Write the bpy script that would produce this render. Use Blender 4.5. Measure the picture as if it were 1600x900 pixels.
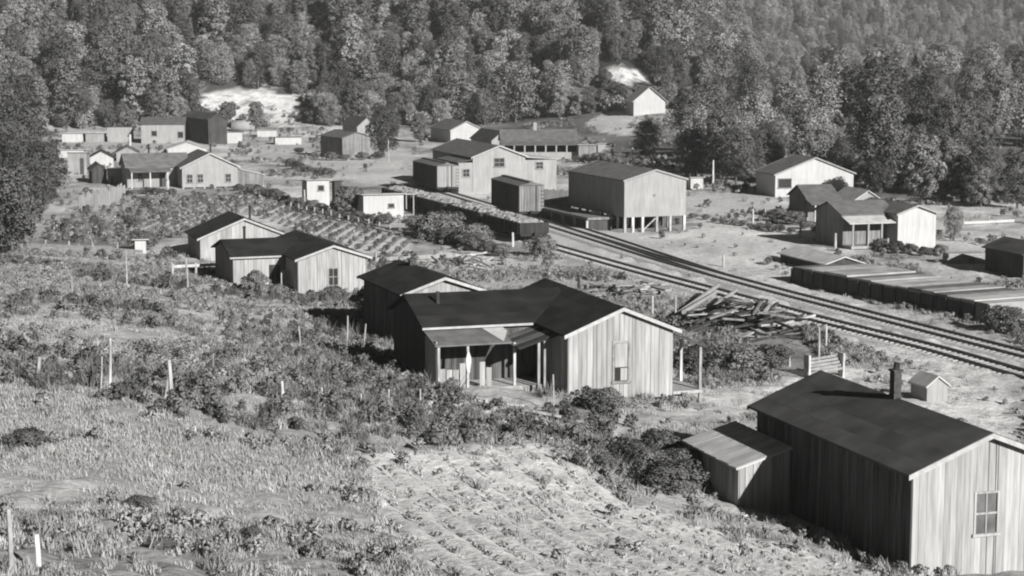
import bpy, math, random
import numpy as np
from mathutils import Vector, noise as mnoise
for o in list(bpy.data.objects): bpy.data.objects.remove(o)
R = math.radians
rng = random.Random(11)
nrg = np.random.default_rng(5)
scn = bpy.context.scene
col = scn.collection

# ------------------------------------------------------------------ camera, sky, sun, exposure
F, CAMZ = 3000.0, 20.0
PITCH = math.atan(395/3000.0)
cam = bpy.data.cameras.new('camera'); camo = bpy.data.objects.new('camera', cam); col.objects.link(camo)
camo.location = (0, 0, CAMZ); camo.rotation_euler = (R(90)-PITCH, 0, 0)
cam.sensor_width = 36; cam.lens = 36*F/1600; cam.clip_start = .5; cam.clip_end = 4000
scn.camera = camo
SUN_EL, SUN_AZ = 22.5, 146.0            # azimuth clockwise from the view direction
w = bpy.data.worlds.new('World'); scn.world = w; w.use_nodes = True
nt = w.node_tree; nt.nodes.clear()
sky = nt.nodes.new('ShaderNodeTexSky'); sky.sky_type = 'NISHITA'; sky.sun_disc = False
sky.air_density = .06; sky.dust_density = .1; sky.sun_elevation = R(SUN_EL); sky.sun_rotation = R(SUN_AZ)
bw = nt.nodes.new('ShaderNodeRGBToBW'); bg = nt.nodes.new('ShaderNodeBackground'); wo = nt.nodes.new('ShaderNodeOutputWorld')
bg.inputs['Strength'].default_value = .05
nt.links.new(sky.outputs[0], bw.inputs[0]); nt.links.new(bw.outputs[0], bg.inputs[0]); nt.links.new(bg.outputs[0], wo.inputs[0])
sl = bpy.data.lights.new('sun', 'SUN'); sl.energy = 5; sl.angle = R(.5); sl.color = (1, .985, .96)
so = bpy.data.objects.new('sun', sl); col.objects.link(so)
sd = Vector((math.sin(R(SUN_AZ))*math.cos(R(SUN_EL)), math.cos(R(SUN_AZ))*math.cos(R(SUN_EL)), math.sin(R(SUN_EL))))
so.rotation_euler = sd.to_track_quat('Z', 'Y').to_euler(); so.location = (60, -60, 80)
vs = scn.view_settings; vs.view_transform = 'Standard'; vs.look = 'None'; vs.gamma = 1; vs.exposure = .7; vs.use_curve_mapping = False
scn.cycles.filter_width = 2.1; scn.cycles.diffuse_bounces = 1

# ------------------------------------------------------------------ projection helpers (camera geometry only, used to survey the site)
cp, sp = math.cos(PITCH), math.sin(PITCH)
def proj(x, y, z):
    z = z-CAMZ; d = y*cp-z*sp; return 800+F*x/d, 450-F*(y*sp+z*cp)/d, d
def ray(px, py):
    u = (px-800)/F; v = (py-450)/F
    d = np.array([u, cp-v*sp, -sp-v*cp]); return d/d[1]
def atz(px, py, z):
    r = ray(px, py); return r*((z-CAMZ)/r[2])+np.array([0, 0, CAMZ])

# ------------------------------------------------------------------ terrain
CT = [(800,900,6.5),(300,900,7.9),(0,900,8.8),(1100,900,4.6),(1380,900,2.1),(1600,905,1.9),(550,700,5.4),(850,700,4.5),
      (930,640,3.1),(1000,760,3.5),(1090,790,2.4),(265,625,7.0),(55,605,7.2),(440,635,6.0),(660,605,3.5),(0,450,3.6),(250,455,1.9),
      (450,470,.3),(100,390,1.0),(570,530,1.7),(640,560,2.0),(1250,600,.9),(1600,650,.6),(1600,800,1.3),(1450,620,.8),(1070,610,2.1),(860,480,.6),(1000,470,.3),
      (1150,560,.9),(720,470,.6),(400,520,3.6),(150,520,5.0),(1150,700,1.9),(300,400,.3),(900,420,0.),(1300,500,0.),(1600,580,0.)]
cpts = [tuple(atz(*c)) for c in CT]
cpts += [(0,0,18.2),(-40,0,19.5),(40,0,13.5),(0,-40,27),(60,25,5.5),(-60,40,13),(-70,90,10),(-80,150,5),(70,60,1),(60,110,.2),(80,170,0),
         (-90,190,3),(-40,190,0),(0,190,0),(40,190,0),(-90,250,2),(0,250,0),(90,250,0),(13.4,62.8,1.95),(17.5,64,1.9),(10,74,1.9),(15,76,1.6),(19,68,1.6),(2.7,89.9,2.95),(8,91.5,2.6),(-2,95,3.0),(-5,99,2.6)]
cpts = np.array(cpts)
def tps(A, B):
    r2 = (A[:, None, 0]-B[None, :, 0])**2+(A[:, None, 1]-B[None, :, 1])**2
    return .5*r2*np.log(r2+1e-9)
_n = len(cpts); S = 40.0
_A = np.zeros((_n+3, _n+3)); _A[:_n, :_n] = tps(cpts/S, cpts/S)+np.eye(_n)*.02
_P = np.c_[np.ones(_n), cpts[:, :2]/S]; _A[:_n, _n:] = _P; _A[_n:, :_n] = _P.T
_W = np.linalg.solve(_A, np.r_[cpts[:, 2], 0, 0, 0])
def sstep(a, b, t): t = np.clip((t-a)/(b-a), 0, 1); return t*t*(3-2*t)
def yedge(x): return np.interp(x, [-400,-200,-110,-60,0,25,45,75,130,300,500], [340,370,410,424,432,424,460,620,900,1150,1200])
def hill(x, y):
    t = (y-yedge(x))/10.; h = .55*10*np.log1p(np.exp(np.clip(t, -30, 30))); h = np.where(t > 30, .55*(y-yedge(x)), h)
    h = 230*(1-np.exp(-h/230.)) 
    kn = 3.8*np.exp(-((x-30)/22)**2)*sstep(335, 400, y)               # knoll with the white cottage
    rt = .07*np.clip(x-24, 0, 40)*sstep(225, 330, y)                  # gentle rise under the right-hand trees
    lf = np.clip(-x-.24*y-6, 0, 80)*.12*sstep(150, 230, y)
    return h+kn+rt+lf
def ground(x, y):
    x = np.atleast_1d(np.asarray(x, float)); y = np.atleast_1d(np.asarray(y, float)); out = np.zeros(len(x))
    for i in range(0, len(x), 20000):
        s = slice(i, i+20000); q = np.c_[np.clip(x[s], -95, 95), np.clip(y[s], -45, 255)]
        z = tps(q/S, cpts/S)@_W[:_n]+np.c_[np.ones(len(q)), q/S]@_W[_n:]
        out[s] = z*(1-sstep(150, 195, y[s]))
    return out+hill(x, y)
def gz(x, y): return float(ground(x, y)[0])
def hits(pix):
    pix = np.asarray(pix, float); res = []
    D = np.array([ray(*p) for p in pix]); ys = np.r_[np.arange(30, 260, .8), np.arange(260, 800, 3.)]
    done = np.full(len(pix), np.nan)
    for k in range(len(pix)):
        P = D[k][None]*ys[:, None]; P[:, 2] += CAMZ
        below = P[:, 2] < ground(P[:, 0], P[:, 1]); j = int(np.argmax(below)) if below.any() else len(ys)-1
        a, b = ys[max(j-1, 0)], ys[j]
        for _ in range(12):
            m = (a+b)/2; q = D[k]*m
            if q[2]+CAMZ < gz(q[0], q[1]): b = m
            else: a = m
        res.append((D[k][0]*b, b, gz(D[k][0]*b, b)))
    return np.array(res)
def hit(px, py): return hits([(px, py)])[0]

def fbm(x, y, s, oc=4, seed=0.):
    return mnoise.fractal(Vector((x*s+seed, y*s-seed, seed*.37)), 1.0, 2.0, oc)
def inpoly(X, Y, poly):
    n = len(poly); ins = np.zeros(len(X), bool); j = n-1
    for i in range(n):
        xi, yi = poly[i][0], poly[i][1]; xj, yj = poly[j][0], poly[j][1]
        c = ((yi > Y) != (yj > Y)) & (X < (xj-xi)*(Y-yi)/(yj-yi+1e-12)+xi); ins ^= c; j = i
    return ins

# ------------------------------------------------------------------ materials (a black-and-white print: every colour is a grey)
MATS = {}
def mat(name, lo, hi, scale=3., rough=.9, vec='obj', stretch=(1, 1, 1), rand=0., bump=0., bscale=20., detail=5., spec=.2, contrast=(.3, .7)):
    if name in MATS: return MATS[name]
    m = bpy.data.materials.new(name); m.use_nodes = True; n = m.node_tree; N = n.nodes; L = n.links
    b = N['Principled BSDF']; b.inputs['Roughness'].default_value = rough; b.inputs['Specular IOR Level'].default_value = spec
    tc = N.new('ShaderNodeTexCoord'); mp = N.new('ShaderNodeMapping'); mp.inputs['Scale'].default_value = stretch
    L.new(tc.outputs['Object'], mp.inputs['Vector']); v = mp.outputs[0]
    oi = N.new('ShaderNodeObjectInfo')
    ad = N.new('ShaderNodeVectorMath'); ad.operation = 'ADD'; sc_ = N.new('ShaderNodeVectorMath'); sc_.operation = 'SCALE'
    sc_.inputs[0].default_value = (37, 91, 53); L.new(oi.outputs['Random'], sc_.inputs['Scale'])
    L.new(v, ad.inputs[0]); L.new(sc_.outputs[0], ad.inputs[1]); v = ad.outputs[0]
    nz = N.new('ShaderNodeTexNoise'); nz.inputs['Scale'].default_value = scale; nz.inputs['Detail'].default_value = detail; L.new(v, nz.inputs['Vector'])
    mr = N.new('ShaderNodeMapRange'); mr.inputs[1].default_value, mr.inputs[2].default_value = contrast
    mr.inputs[3].default_value, mr.inputs[4].default_value = lo, hi; L.new(nz.outputs['Fac'], mr.inputs[0]); val = mr.outputs[0]
    if rand:
        m2 = N.new('ShaderNodeMapRange'); m2.inputs[3].default_value = 1-rand; m2.inputs[4].default_value = 1+rand; L.new(oi.outputs['Random'], m2.inputs[0])
        mu = N.new('ShaderNodeMath'); mu.operation = 'MULTIPLY'; L.new(val, mu.inputs[0]); L.new(m2.outputs[0], mu.inputs[1]); val = mu.outputs[0]
    L.new(val, b.inputs['Base Color'])
    if bump:
        bn = N.new('ShaderNodeTexNoise'); bn.inputs['Scale'].default_value = bscale; bn.inputs['Detail'].default_value = 4; L.new(v, bn.inputs['Vector'])
        bp = N.new('ShaderNodeBump'); bp.inputs['Strength'].default_value = bump; bp.inputs['Distance'].default_value = .03
        L.new(bn.outputs['Fac'], bp.inputs['Height']); L.new(bp.outputs[0], b.inputs['Normal'])
    MATS[name] = m; return m
def streak(name, lo, hi, k=3.2, rand=.0, grain=.25):
    """vertical boards on walls seen from afar: tone changes along the wall, streaks run down"""
    m = bpy.data.materials.new(name); m.use_nodes = True; n = m.node_tree; N = n.nodes; L = n.links
    b = N['Principled BSDF']; b.inputs['Roughness'].default_value = .9; b.inputs['Specular IOR Level'].default_value = .15
    tc = N.new('ShaderNodeTexCoord'); sx = N.new('ShaderNodeSeparateXYZ'); L.new(tc.outputs['Object'], sx.inputs[0])
    a = N.new('ShaderNodeMath'); a.operation = 'ADD'; L.new(sx.outputs[0], a.inputs[0]); L.new(sx.outputs[1], a.inputs[1])
    fl = N.new('ShaderNodeMath'); fl.operation = 'MULTIPLY'; fl.inputs[1].default_value = k; L.new(a.outputs[0], fl.inputs[0])
    f2 = N.new('ShaderNodeMath'); f2.operation = 'FLOOR'; L.new(fl.outputs[0], f2.inputs[0])
    oi = N.new('ShaderNodeObjectInfo'); o7 = N.new('ShaderNodeMath'); o7.operation = 'MULTIPLY'; o7.inputs[1].default_value = 71; L.new(oi.outputs['Random'], o7.inputs[0])
    f3 = N.new('ShaderNodeMath'); f3.operation = 'ADD'; L.new(f2.outputs[0], f3.inputs[0]); L.new(o7.outputs[0], f3.inputs[1])
    wn = N.new('ShaderNodeTexWhiteNoise'); wn.noise_dimensions = '1D'; L.new(f3.outputs[0], wn.inputs['W'])
    cx = N.new('ShaderNodeCombineXYZ'); z2 = N.new('ShaderNodeMath'); z2.operation = 'MULTIPLY'; z2.inputs[1].default_value = .12; L.new(sx.outputs[2], z2.inputs[0])
    L.new(a.outputs[0], cx.inputs[0]); L.new(z2.outputs[0], cx.inputs[2]); L.new(o7.outputs[0], cx.inputs[1])
    nz = N.new('ShaderNodeTexNoise'); nz.inputs['Scale'].default_value = 4; nz.inputs['Detail'].default_value = 6; L.new(cx.outputs[0], nz.inputs['Vector'])
    n2 = N.new('ShaderNodeTexNoise'); n2.inputs['Scale'].default_value = .7; n2.inputs['Detail'].default_value = 3; L.new(tc.outputs['Object'], n2.inputs['Vector'])
    mx = N.new('ShaderNodeMath'); mx.operation = 'MULTIPLY_ADD'; mx.inputs[1].default_value = grain; L.new(wn.outputs['Value'], mx.inputs[0]); L.new(nz.outputs['Fac'], mx.inputs[2])
    my = N.new('ShaderNodeMath'); my.operation = 'MULTIPLY_ADD'; my.inputs[1].default_value = .5; L.new(n2.outputs['Fac'], my.inputs[0]); L.new(mx.outputs[0], my.inputs[2])
    mr = N.new('ShaderNodeMapRange'); mr.inputs[1].default_value = .55; mr.inputs[2].default_value = 1.15; mr.inputs[3].default_value = lo; mr.inputs[4].default_value = hi
    L.new(my.outputs[0], mr.inputs[0]); L.new(mr.outputs[0], b.inputs['Base Color'])
    fr = N.new('ShaderNodeMath'); fr.operation = 'FRACT'; L.new(fl.outputs[0], fr.inputs[0])
    pg = N.new('ShaderNodeMath'); pg.operation = 'PINGPONG'; pg.inputs[1].default_value = .5; L.new(fr.outputs[0], pg.inputs[0])
    m3 = N.new('ShaderNodeMapRange'); m3.inputs[2].default_value = .1; L.new(pg.outputs[0], m3.inputs[0])
    bp = N.new('ShaderNodeBump'); bp.inputs['Distance'].default_value = .03; bp.inputs['Strength'].default_value = .6; L.new(m3.outputs[0], bp.inputs['Height']); L.new(bp.outputs[0], b.inputs['Normal'])
    MATS[name] = m; return m
M_BOARD = mat('weathered_board', .22, .37, 2.2, rand=.2, stretch=(3, 3, .25), bump=.3, bscale=9)
M_WALL = streak('weathered_wall', .18, .31)
M_WHITE = streak('whitewashed_wall', .23, .33, grain=.15)
M_PAINT = streak('white_paint', .36, .48, grain=.12)
M_SIDE = mat('tarred_and_shade_board', .035, .11, 2.2, rand=.3, stretch=(3, 3, .25), bump=.3, bscale=9)  # tarred siding of the near house; on other walls, shade put into the colour
M_FRAME = mat('weathered_frame', .16, .3, 4, rand=.15)
M_GREY = streak('grey_wall', .1, .24)
M_DARK = streak('dark_wall', .03, .075)
M_TRIM = mat('pale_trim', .3, .42, 4, rand=.1)
M_ROOF = mat('tar_paper', .03, .085, .7, rand=.22, bump=.25, bscale=30, contrast=(.25, .75))
M_TAR = mat('black_tar_paper', .007, .034, .7, rand=.2, bump=.25, bscale=30, contrast=(.25, .75))
M_TIN = mat('pale_roofing', .3, .55, 1.2, rand=.1, contrast=(.2, .8))
M_GREYROOF = mat('grey_roofing', .07, .17, 1.2, rand=.15, contrast=(.2, .8))
M_GLASS = mat('window_glass', .015, .03, 2, rough=.25, spec=.5)
M_PANE = mat('reflection_grey_pane', .07, .16, 1.5, rough=.4)  # grey colour stands in for light reflected by the glass
M_BLACK = mat('black_iron', .018, .04, 3, rough=.7)
M_CAR = streak('car_planks', .02, .05, k=6)
M_RAIL = mat('steel_rail', .05, .1, 6, rough=.5, spec=.5)
M_TIE = mat('tie_wood', .22, .4, 3, rand=.1)
M_POST = mat('post_wood', .22, .5, 3, rand=.3, stretch=(2, 2, .4))
M_TIMBER = mat('scrap_timber', .15, .4, 1.2, rand=.45, stretch=(1, 1, 1))
M_LOAD = mat('gravel_load', .12, .36, 5, bump=.6, bscale=14)
M_TRUNK = mat('bark', .05, .14, 3, stretch=(2, 2, .4))
M_BRICK = mat('sooty_brick', .035, .08, 5)
M_CLOTH = mat('pale_cloth', .4, .5, 3)
M_DIRT = mat('pale_earth', .2, .42, .5)
M_LEAF = mat('tree_leaves', .11, .23, .5, rand=.62, contrast=(.35, .65))
M_LEAFD = mat('dark_leaves', .06, .13, .6, rand=.3)
M_WEED = mat('weed_leaves', .18, .34, .5, rand=.3)
M_GRASS = mat('dry_grass', .25, .42, .4, rand=.25)
M_CROP = mat('crop_leaves', .22, .4, .6, rand=.4)
M_SHRUB = mat('shrub_leaves', .07, .2, .6, rand=.4)

# ------------------------------------------------------------------ mesh helpers
class MB:
    def __init__(s): s.v = []; s.f = []
    def hexa(s, p):                      # 8 points: bottom loop 0-3, top loop 4-7
        b = len(s.v); s.v += [tuple(map(float, q)) for q in p]
        s.f += [tuple(b+i for i in q) for q in ((3,2,1,0),(4,5,6,7),(0,1,5,4),(1,2,6,5),(2,3,7,6),(3,0,4,7))]; return s
    def box(s, x0, x1, y0, y1, z0, z1):
        return s.hexa([(x0,y0,z0),(x1,y0,z0),(x1,y1,z0),(x0,y1,z0),(x0,y0,z1),(x1,y0,z1),(x1,y1,z1),(x0,y1,z1)])
    def prism(s, loop, off):             # extrude a planar loop by vector off
        b = len(s.v); n = len(loop); s.v += [tuple(map(float, q)) for q in loop]+[tuple(float(a+c) for a, c in zip(q, off)) for q in loop]
        s.f += [tuple(range(b+n-1, b-1, -1)), tuple(range(b+n, b+2*n))]+[(b+i, b+(i+1) % n, b+n+(i+1) % n, b+n+i) for i in range(n)]; return s
    def tube(s, a, c, r0, r1, n=7, bend=0):
        a = Vector(a); c = Vector(c); d = (c-a).normalized(); u = d.orthogonal().normalized(); v = d.cross(u); b = len(s.v); K = 3 if bend else 1
        off = u*bend
        for k in range(K+1):
            t = k/K; o = a.lerp(c, t)+off*math.sin(t*math.pi); r = r0+(r1-r0)*t
            for i in range(n):
                w_ = 2*math.pi*i/n; s.v.append(tuple(o+u*math.cos(w_)*r+v*math.sin(w_)*r))
        for k in range(K):
            for i in range(n):
                s.f.append((b+k*n+i, b+k*n+(i+1) % n, b+(k+1)*n+(i+1) % n, b+(k+1)*n+i))
        s.f += [tuple(b+i for i in reversed(range(n))), tuple(b+K*n+i for i in range(n))]; return s
    def beam(s, a, c, w_, h):            # square beam between two points
        a = Vector(a); c = Vector(c); d = (c-a).normalized(); u = d.cross(Vector((0, 0, 1)))
        u = (u if u.length > 1e-3 else Vector((1, 0, 0))).normalized()*w_/2; v = u.normalized().cross(d)*h/2
        return s.hexa([a-u-v, a+u-v, c+u-v, c-u-v, a-u+v, a+u+v, c+u+v, c-u+v])
    def mesh(s, name, m):
        me = bpy.data.meshes.new(name); me.from_pydata(s.v, [], s.f); me.materials.append(m); me.update(); return me
    def build(s, name, m, parent=None, smooth=False):
        me = s.mesh(name, m)
        if smooth: me.polygons.foreach_set('use_smooth', [True]*len(me.polygons))
        return link(name, me, parent)
def link(name, me, parent=None):
    o = bpy.data.objects.new(name, me); col.objects.link(o)
    if parent is not None: o.parent = parent
    return o
def tag(o, label=None, cat=None, group=None, kind=None):
    if label: o['label'] = label
    if cat: o['category'] = cat
    if group: o['group'] = group
    if kind: o['kind'] = kind
    return o
def empty(name, loc, th=0., label=None, cat=None, group=None):
    o = bpy.data.objects.new(name, None); col.objects.link(o); o.location = loc; o.rotation_euler = (0, 0, th); o.empty_display_size = .3
    return tag(o, label, cat, group)
def copytree(o, parent=None):
    c = o.copy(); col.objects.link(c); c.parent = parent
    for ch in o.children: copytree(ch, c)
    return c

# ------------------------------------------------------------------ the ground sheet
def worldpoly(pp): return hits(pp)[:, :2]
Z_FIELD = worldpoly([(565,712),(700,700),(850,697),(905,730),(985,785),(1100,822),(1260,862),(1400,900),(1390,930),(700,930),(640,870),(590,800)])
Z_PALE = [(worldpoly(p), t) for p, t in [
    ([(235,462),(262,462),(350,505),(330,512),(280,495)], .5), ([(110,522),(200,514),(262,530),(190,540)], .4),
    ([(30,382),(210,388),(240,402),(60,398)], .5), ([(1070,615),(1130,606),(1215,600),(1280,570),(1450,580),(1600,610),(1600,720),(1500,690),(1280,610),(1170,650),(1090,660)], .56),
    ([(860,662),(1000,640),(1150,640),(1150,660),(1010,668)], .42), ([(700,600),(830,605),(860,640),(760,640)], .5),
    ([(1075,335),(1230,375),(1260,420),(1225,440),(1120,420),(1075,380)], .56), ([(1080,300),(1200,305),(1240,330),(1090,330)], .5),
    ([(540,238),(640,236),(640,292),(560,288),(470,262)], .5), ([(400,205),(480,215),(490,235),(410,250)], .48),
    ([(95,200),(165,205),(220,222),(330,222),(320,235),(180,232),(100,232)], .45), ([(880,206),(905,178),(985,176),(985,204)], .5),
    ([(620,288),(870,362),(980,360),(1600,540),(1600,622),(1250,516),(900,406),(820,376),(640,318)], .52),
    ([(1400,395),(1600,380),(1600,440),(1480,450)], .46), ([(640,400),(700,402),(780,398),(760,410),(650,412)], .5)]]
Z_GARD = worldpoly([(215,352),(290,318),(380,303),(450,318),(640,375),(640,398),(560,392),(440,352),(380,330),(270,372)])
Z_DARK = worldpoly([(85,350),(200,328),(300,304),(330,306),(250,335),(212,352),(262,374),(240,384),(60,378)])
Z_BARE = [worldpoly(p) for p in ([(305,170),(318,146),(380,134),(462,150),(460,172),(448,204),(430,200),(415,180),(360,178)],
                                   [(945,122),(955,100),(985,108),(1008,112),(1005,124),(975,136)], [(262,146),(275,135),(300,140),(296,152)], [(828,112),(835,102),(841,114)])]
def softpoly(X, Y, poly, wd):
    ins = inpoly(X, Y, poly); d = np.full(len(X), 1e9); n = len(poly)
    for i in range(n):
        a, b = poly[i], poly[(i+1) % n]; ab = b-a; t = np.clip(((X-a[0])*ab[0]+(Y-a[1])*ab[1])/(ab@ab+1e-9), 0, 1)
        d = np.minimum(d, np.hypot(X-a[0]-t*ab[0], Y-a[1]-t*ab[1]))
    return sstep(-wd, wd, np.where(ins, d, -d))
def build_ground():
    ua = np.concatenate([np.linspace(-1.3, -.42, 30)[:-1], np.linspace(-.42, .42, 430), np.linspace(.42, 1.3, 30)[1:]])
    ya = np.concatenate([np.linspace(-45, 28, 30)[:-1], 28*np.power(380/28., np.linspace(0, 1, 300))[:-1], np.linspace(380, 480, 100)[:-1], np.linspace(480, 1300, 120), np.linspace(1320, 1500, 6)])
    U, Y = np.meshgrid(ua, ya); X = U*(np.maximum(Y, -10)+45) if False else U*(Y+60); X = X.ravel(); Y = Y.ravel()
    Zg = ground(X, Y); n = len(X)
    f1 = np.array([fbm(x, y, .09, 4, 3.) for x, y in zip(X, Y)]); f2 = np.array([fbm(x, y, .55, 3, 9.) for x, y in zip(X, Y)])
    f3 = np.array([fbm(x, y, .022, 3, 17.) for x, y in zip(X, Y)])
    near = 1-sstep(150, 200, Y)
    fieldm = inpoly(X+f2*.5, Y+f2*.6, Z_FIELD)
    Z = Zg+f2*(.05+.16*near*(~fieldm))+f1*.15*near
    # furrows of the near field
    a0, a1 = hits([(610,712),(800,872)])[:, :2]; dr = (a1-a0)/np.linalg.norm(a1-a0); pr = np.array([-dr[1], dr[0]])
    s = X*pr[0]+Y*pr[1]
    Z = Z+np.where(fieldm, .06*np.sin(s*2*math.pi/.95+f1*1.2), 0)
    tone = .36+.14*f1+.09*f3+.08*f2
    hillside = (Y < 165); tone = np.where(hillside, tone-.02, tone+.06+.16*f1+.1*f2+.08*f3)
    jx = X+f2*1.2+f1*2.5; jy = Y+f2*2+f1*5
    for P, t in Z_PALE:
        w_ = softpoly(jx, jy, P, .8); tone = tone*(1-w_)+(t+.10*f1+.06*f2)*w_
    g = inpoly(X+f2*.5, Y+f1*2, Z_GARD)
    b0, b1 = hits([(280,358),(400,310)])[:, :2]; d2 = (b1-b0)/np.linalg.norm(b1-b0); p2 = np.array([-d2[1], d2[0]]); s2 = X*p2[0]+Y*p2[1]
    tone = np.where(g, .56+.08*f2, tone)
    w_ = softpoly(jx, jy, Z_DARK, 1.5); tone = tone*(1-w_)+(.17+.05*f2)*w_
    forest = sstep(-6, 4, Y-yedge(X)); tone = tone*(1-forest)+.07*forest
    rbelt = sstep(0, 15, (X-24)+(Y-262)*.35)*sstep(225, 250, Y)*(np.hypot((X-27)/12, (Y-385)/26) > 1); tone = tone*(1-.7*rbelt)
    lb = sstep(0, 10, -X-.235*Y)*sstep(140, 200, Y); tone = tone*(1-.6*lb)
    for P in Z_BARE:
        w_ = softpoly(X+f2*3+f1*3, Y+f2*3+f1*4, P, .9)*np.clip(1.15+1.2*f2, .35, 1); tone = tone*(1-w_)+(.62+.15*f2)*w_
    tone = np.where(fieldm, .58+.07*f1+.05*f2, tone); tone = np.clip(tone, .04, .8)
    nu = len(ua); ny = len(ya); idx = np.arange(n).reshape(ny, nu)
    F4 = np.stack([idx[:-1, :-1], idx[:-1, 1:], idx[1:, 1:], idx[1:, :-1]], -1).reshape(-1, 4)
    me = bpy.data.meshes.new('ground'); me.vertices.add(n); me.vertices.foreach_set('co', np.c_[X, Y, Z].astype(np.float32).ravel())
    me.loops.add(F4.size); me.loops.foreach_set('vertex_index', F4.ravel().astype(np.int32)); me.polygons.add(len(F4))
    me.polygons.foreach_set('loop_start', np.arange(0, F4.size, 4, dtype=np.int32)); me.polygons.foreach_set('use_smooth', np.ones(len(F4), bool)); me.update(calc_edges=True)
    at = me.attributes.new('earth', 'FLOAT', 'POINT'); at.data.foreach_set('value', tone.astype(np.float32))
    m = bpy.data.materials.new('earth_and_turf'); m.use_nodes = True; N = m.node_tree.nodes; L = m.node_tree.links; b = N['Principled BSDF']
    b.inputs['Roughness'].default_value = 1; b.inputs['Specular IOR Level'].default_value = .1
    A = N.new('ShaderNodeAttribute'); A.attribute_name = 'earth'; tc = N.new('ShaderNodeTexCoord')
    n1 = N.new('ShaderNodeTexNoise'); n1.inputs['Scale'].default_value = 1.6; n1.inputs['Detail'].default_value = 8; n1.inputs['Roughness'].default_value = .7; L.new(tc.outputs['Object'], n1.inputs['Vector'])
    mr = N.new('ShaderNodeMapRange'); mr.inputs[1].default_value = .3; mr.inputs[2].default_value = .7; mr.inputs[3].default_value = .62; mr.inputs[4].default_value = 1.3; L.new(n1.outputs['Fac'], mr.inputs[0])
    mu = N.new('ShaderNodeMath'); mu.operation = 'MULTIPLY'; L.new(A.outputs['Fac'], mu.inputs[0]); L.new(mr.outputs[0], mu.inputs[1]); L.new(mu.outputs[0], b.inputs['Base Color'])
    bp = N.new('ShaderNodeBump'); bp.inputs['Distance'].default_value = .12; bp.inputs['Strength'].default_value = .7; n2 = N.new('ShaderNodeTexNoise'); n2.inputs['Scale'].default_value = 3.5; n2.inputs['Detail'].default_value = 6
    L.new(tc.outputs['Object'], n2.inputs['Vector']); L.new(n2.outputs['Fac'], bp.inputs['Height']); L.new(bp.outputs[0], b.inputs['Normal'])
    me.materials.append(m); return tag(link('ground', me), kind='structure')
build_ground()

# ------------------------------------------------------------------ railway
def smoothpath(pts, n=60):
    pts = np.array(pts); t = np.r_[0, np.cumsum(np.linalg.norm(np.diff(pts[:, :2], axis=0), axis=1))]; u = np.linspace(0, t[-1], n)
    x = np.interp(u, t, pts[:, 0]); y = np.interp(u, t, pts[:, 1])
    for _ in range(6):
        x[1:-1] = (x[:-2]+2*x[1:-1]+x[2:])/4; y[1:-1] = (y[:-2]+2*y[1:-1]+y[2:])/4
    return np.c_[x, y]
def pxpath(pp, z=.3): return [atz(u, v, z)[:2] for u, v in pp]
TRACKS = {}
def track(key, path, label):
    P = smoothpath(path, 90); d = np.gradient(P, axis=0); d /= np.linalg.norm(d, axis=1)[:, None]; nn = np.c_[-d[:, 1], d[:, 0]]; TRACKS[key] = P
    zb = np.array([max(gz(*p), 0) for p in P])
    t = empty('railway_track', (0, 0, 0), 0, label, 'railway track', 'railway tracks through the camp')
    mb = MB(); 
    def strip(off0, off1, z0, z1, mb, skirt=0.):
        b = len(mb.v)
        for k in range(len(P)):
            for o_, z_ in ((off0-skirt, z0), (off0, z1), (off1, z1), (off1+skirt, z0)):
                q = P[k]+nn[k]*o_; mb.v.append((q[0], q[1], z_+zb[k]))
        for k in range(len(P)-1):
            for i in range(3): mb.f.append((b+k*4+i, b+k*4+i+1, b+k*4+4+i+1, b+k*4+4+i))
        return mb
    tag(strip(-1.5, 1.5, -.3, .165+.012*len(TRACKS), mb, .9).build('ballast', mat('ballast_stone', .4, .62, 3, bump=.6, bscale=10), t), kind='stuff')
    for s in (-1, 1): strip(s*.72-.05, s*.72+.05, .2, .38, MB()).build('rail', M_RAIL, t)
    tb = MB(); acc = 0; L = np.r_[0, np.cumsum(np.linalg.norm(np.diff(P, axis=0), axis=1))]
    for s in np.arange(.3, L[-1], .62):
        k = min(int(np.searchsorted(L, s)), len(P)-1); q = np.array([np.interp(s, L, P[:, 0]), np.interp(s, L, P[:, 1])]); z = zb[k]; a = nn[k]*(1.2+rng.uniform(-.1, .1)); e = d[k]*.12
        h = .215
        tb.hexa([(*(q-a-e), z), (*(q+a-e), z), (*(q+a+e), z), (*(q-a+e), z), (*(q-a-e), z+h), (*(q+a-e), z+h), (*(q+a+e), z+h), (*(q-a+e), z+h)])
    tag(tb.build('ties', M_TIE, t), kind='stuff')
    return P
A_PX = [(1790,648),(1600,586),(1475,548),(1262,495),(1050,437),(870,386),(740,349),(640,322),(560,303)]
B_PX = [(1790,600),(1600,552),(1400,501),(1200,450),(1050,409),(930,372),(860,350),(790,328),(700,301),(640,287)]
track('A', pxpath(A_PX), 'nearest railway track, running past the scrap timber pile')
track('B', pxpath(B_PX), 'farther railway track with boxcars, running past the stilted warehouse')
track('C', pxpath([(1120,428),(1050,405),(990,385),(920,362),(870,346),(800,324)]), 'siding track merging beside the stilted warehouse')

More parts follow.
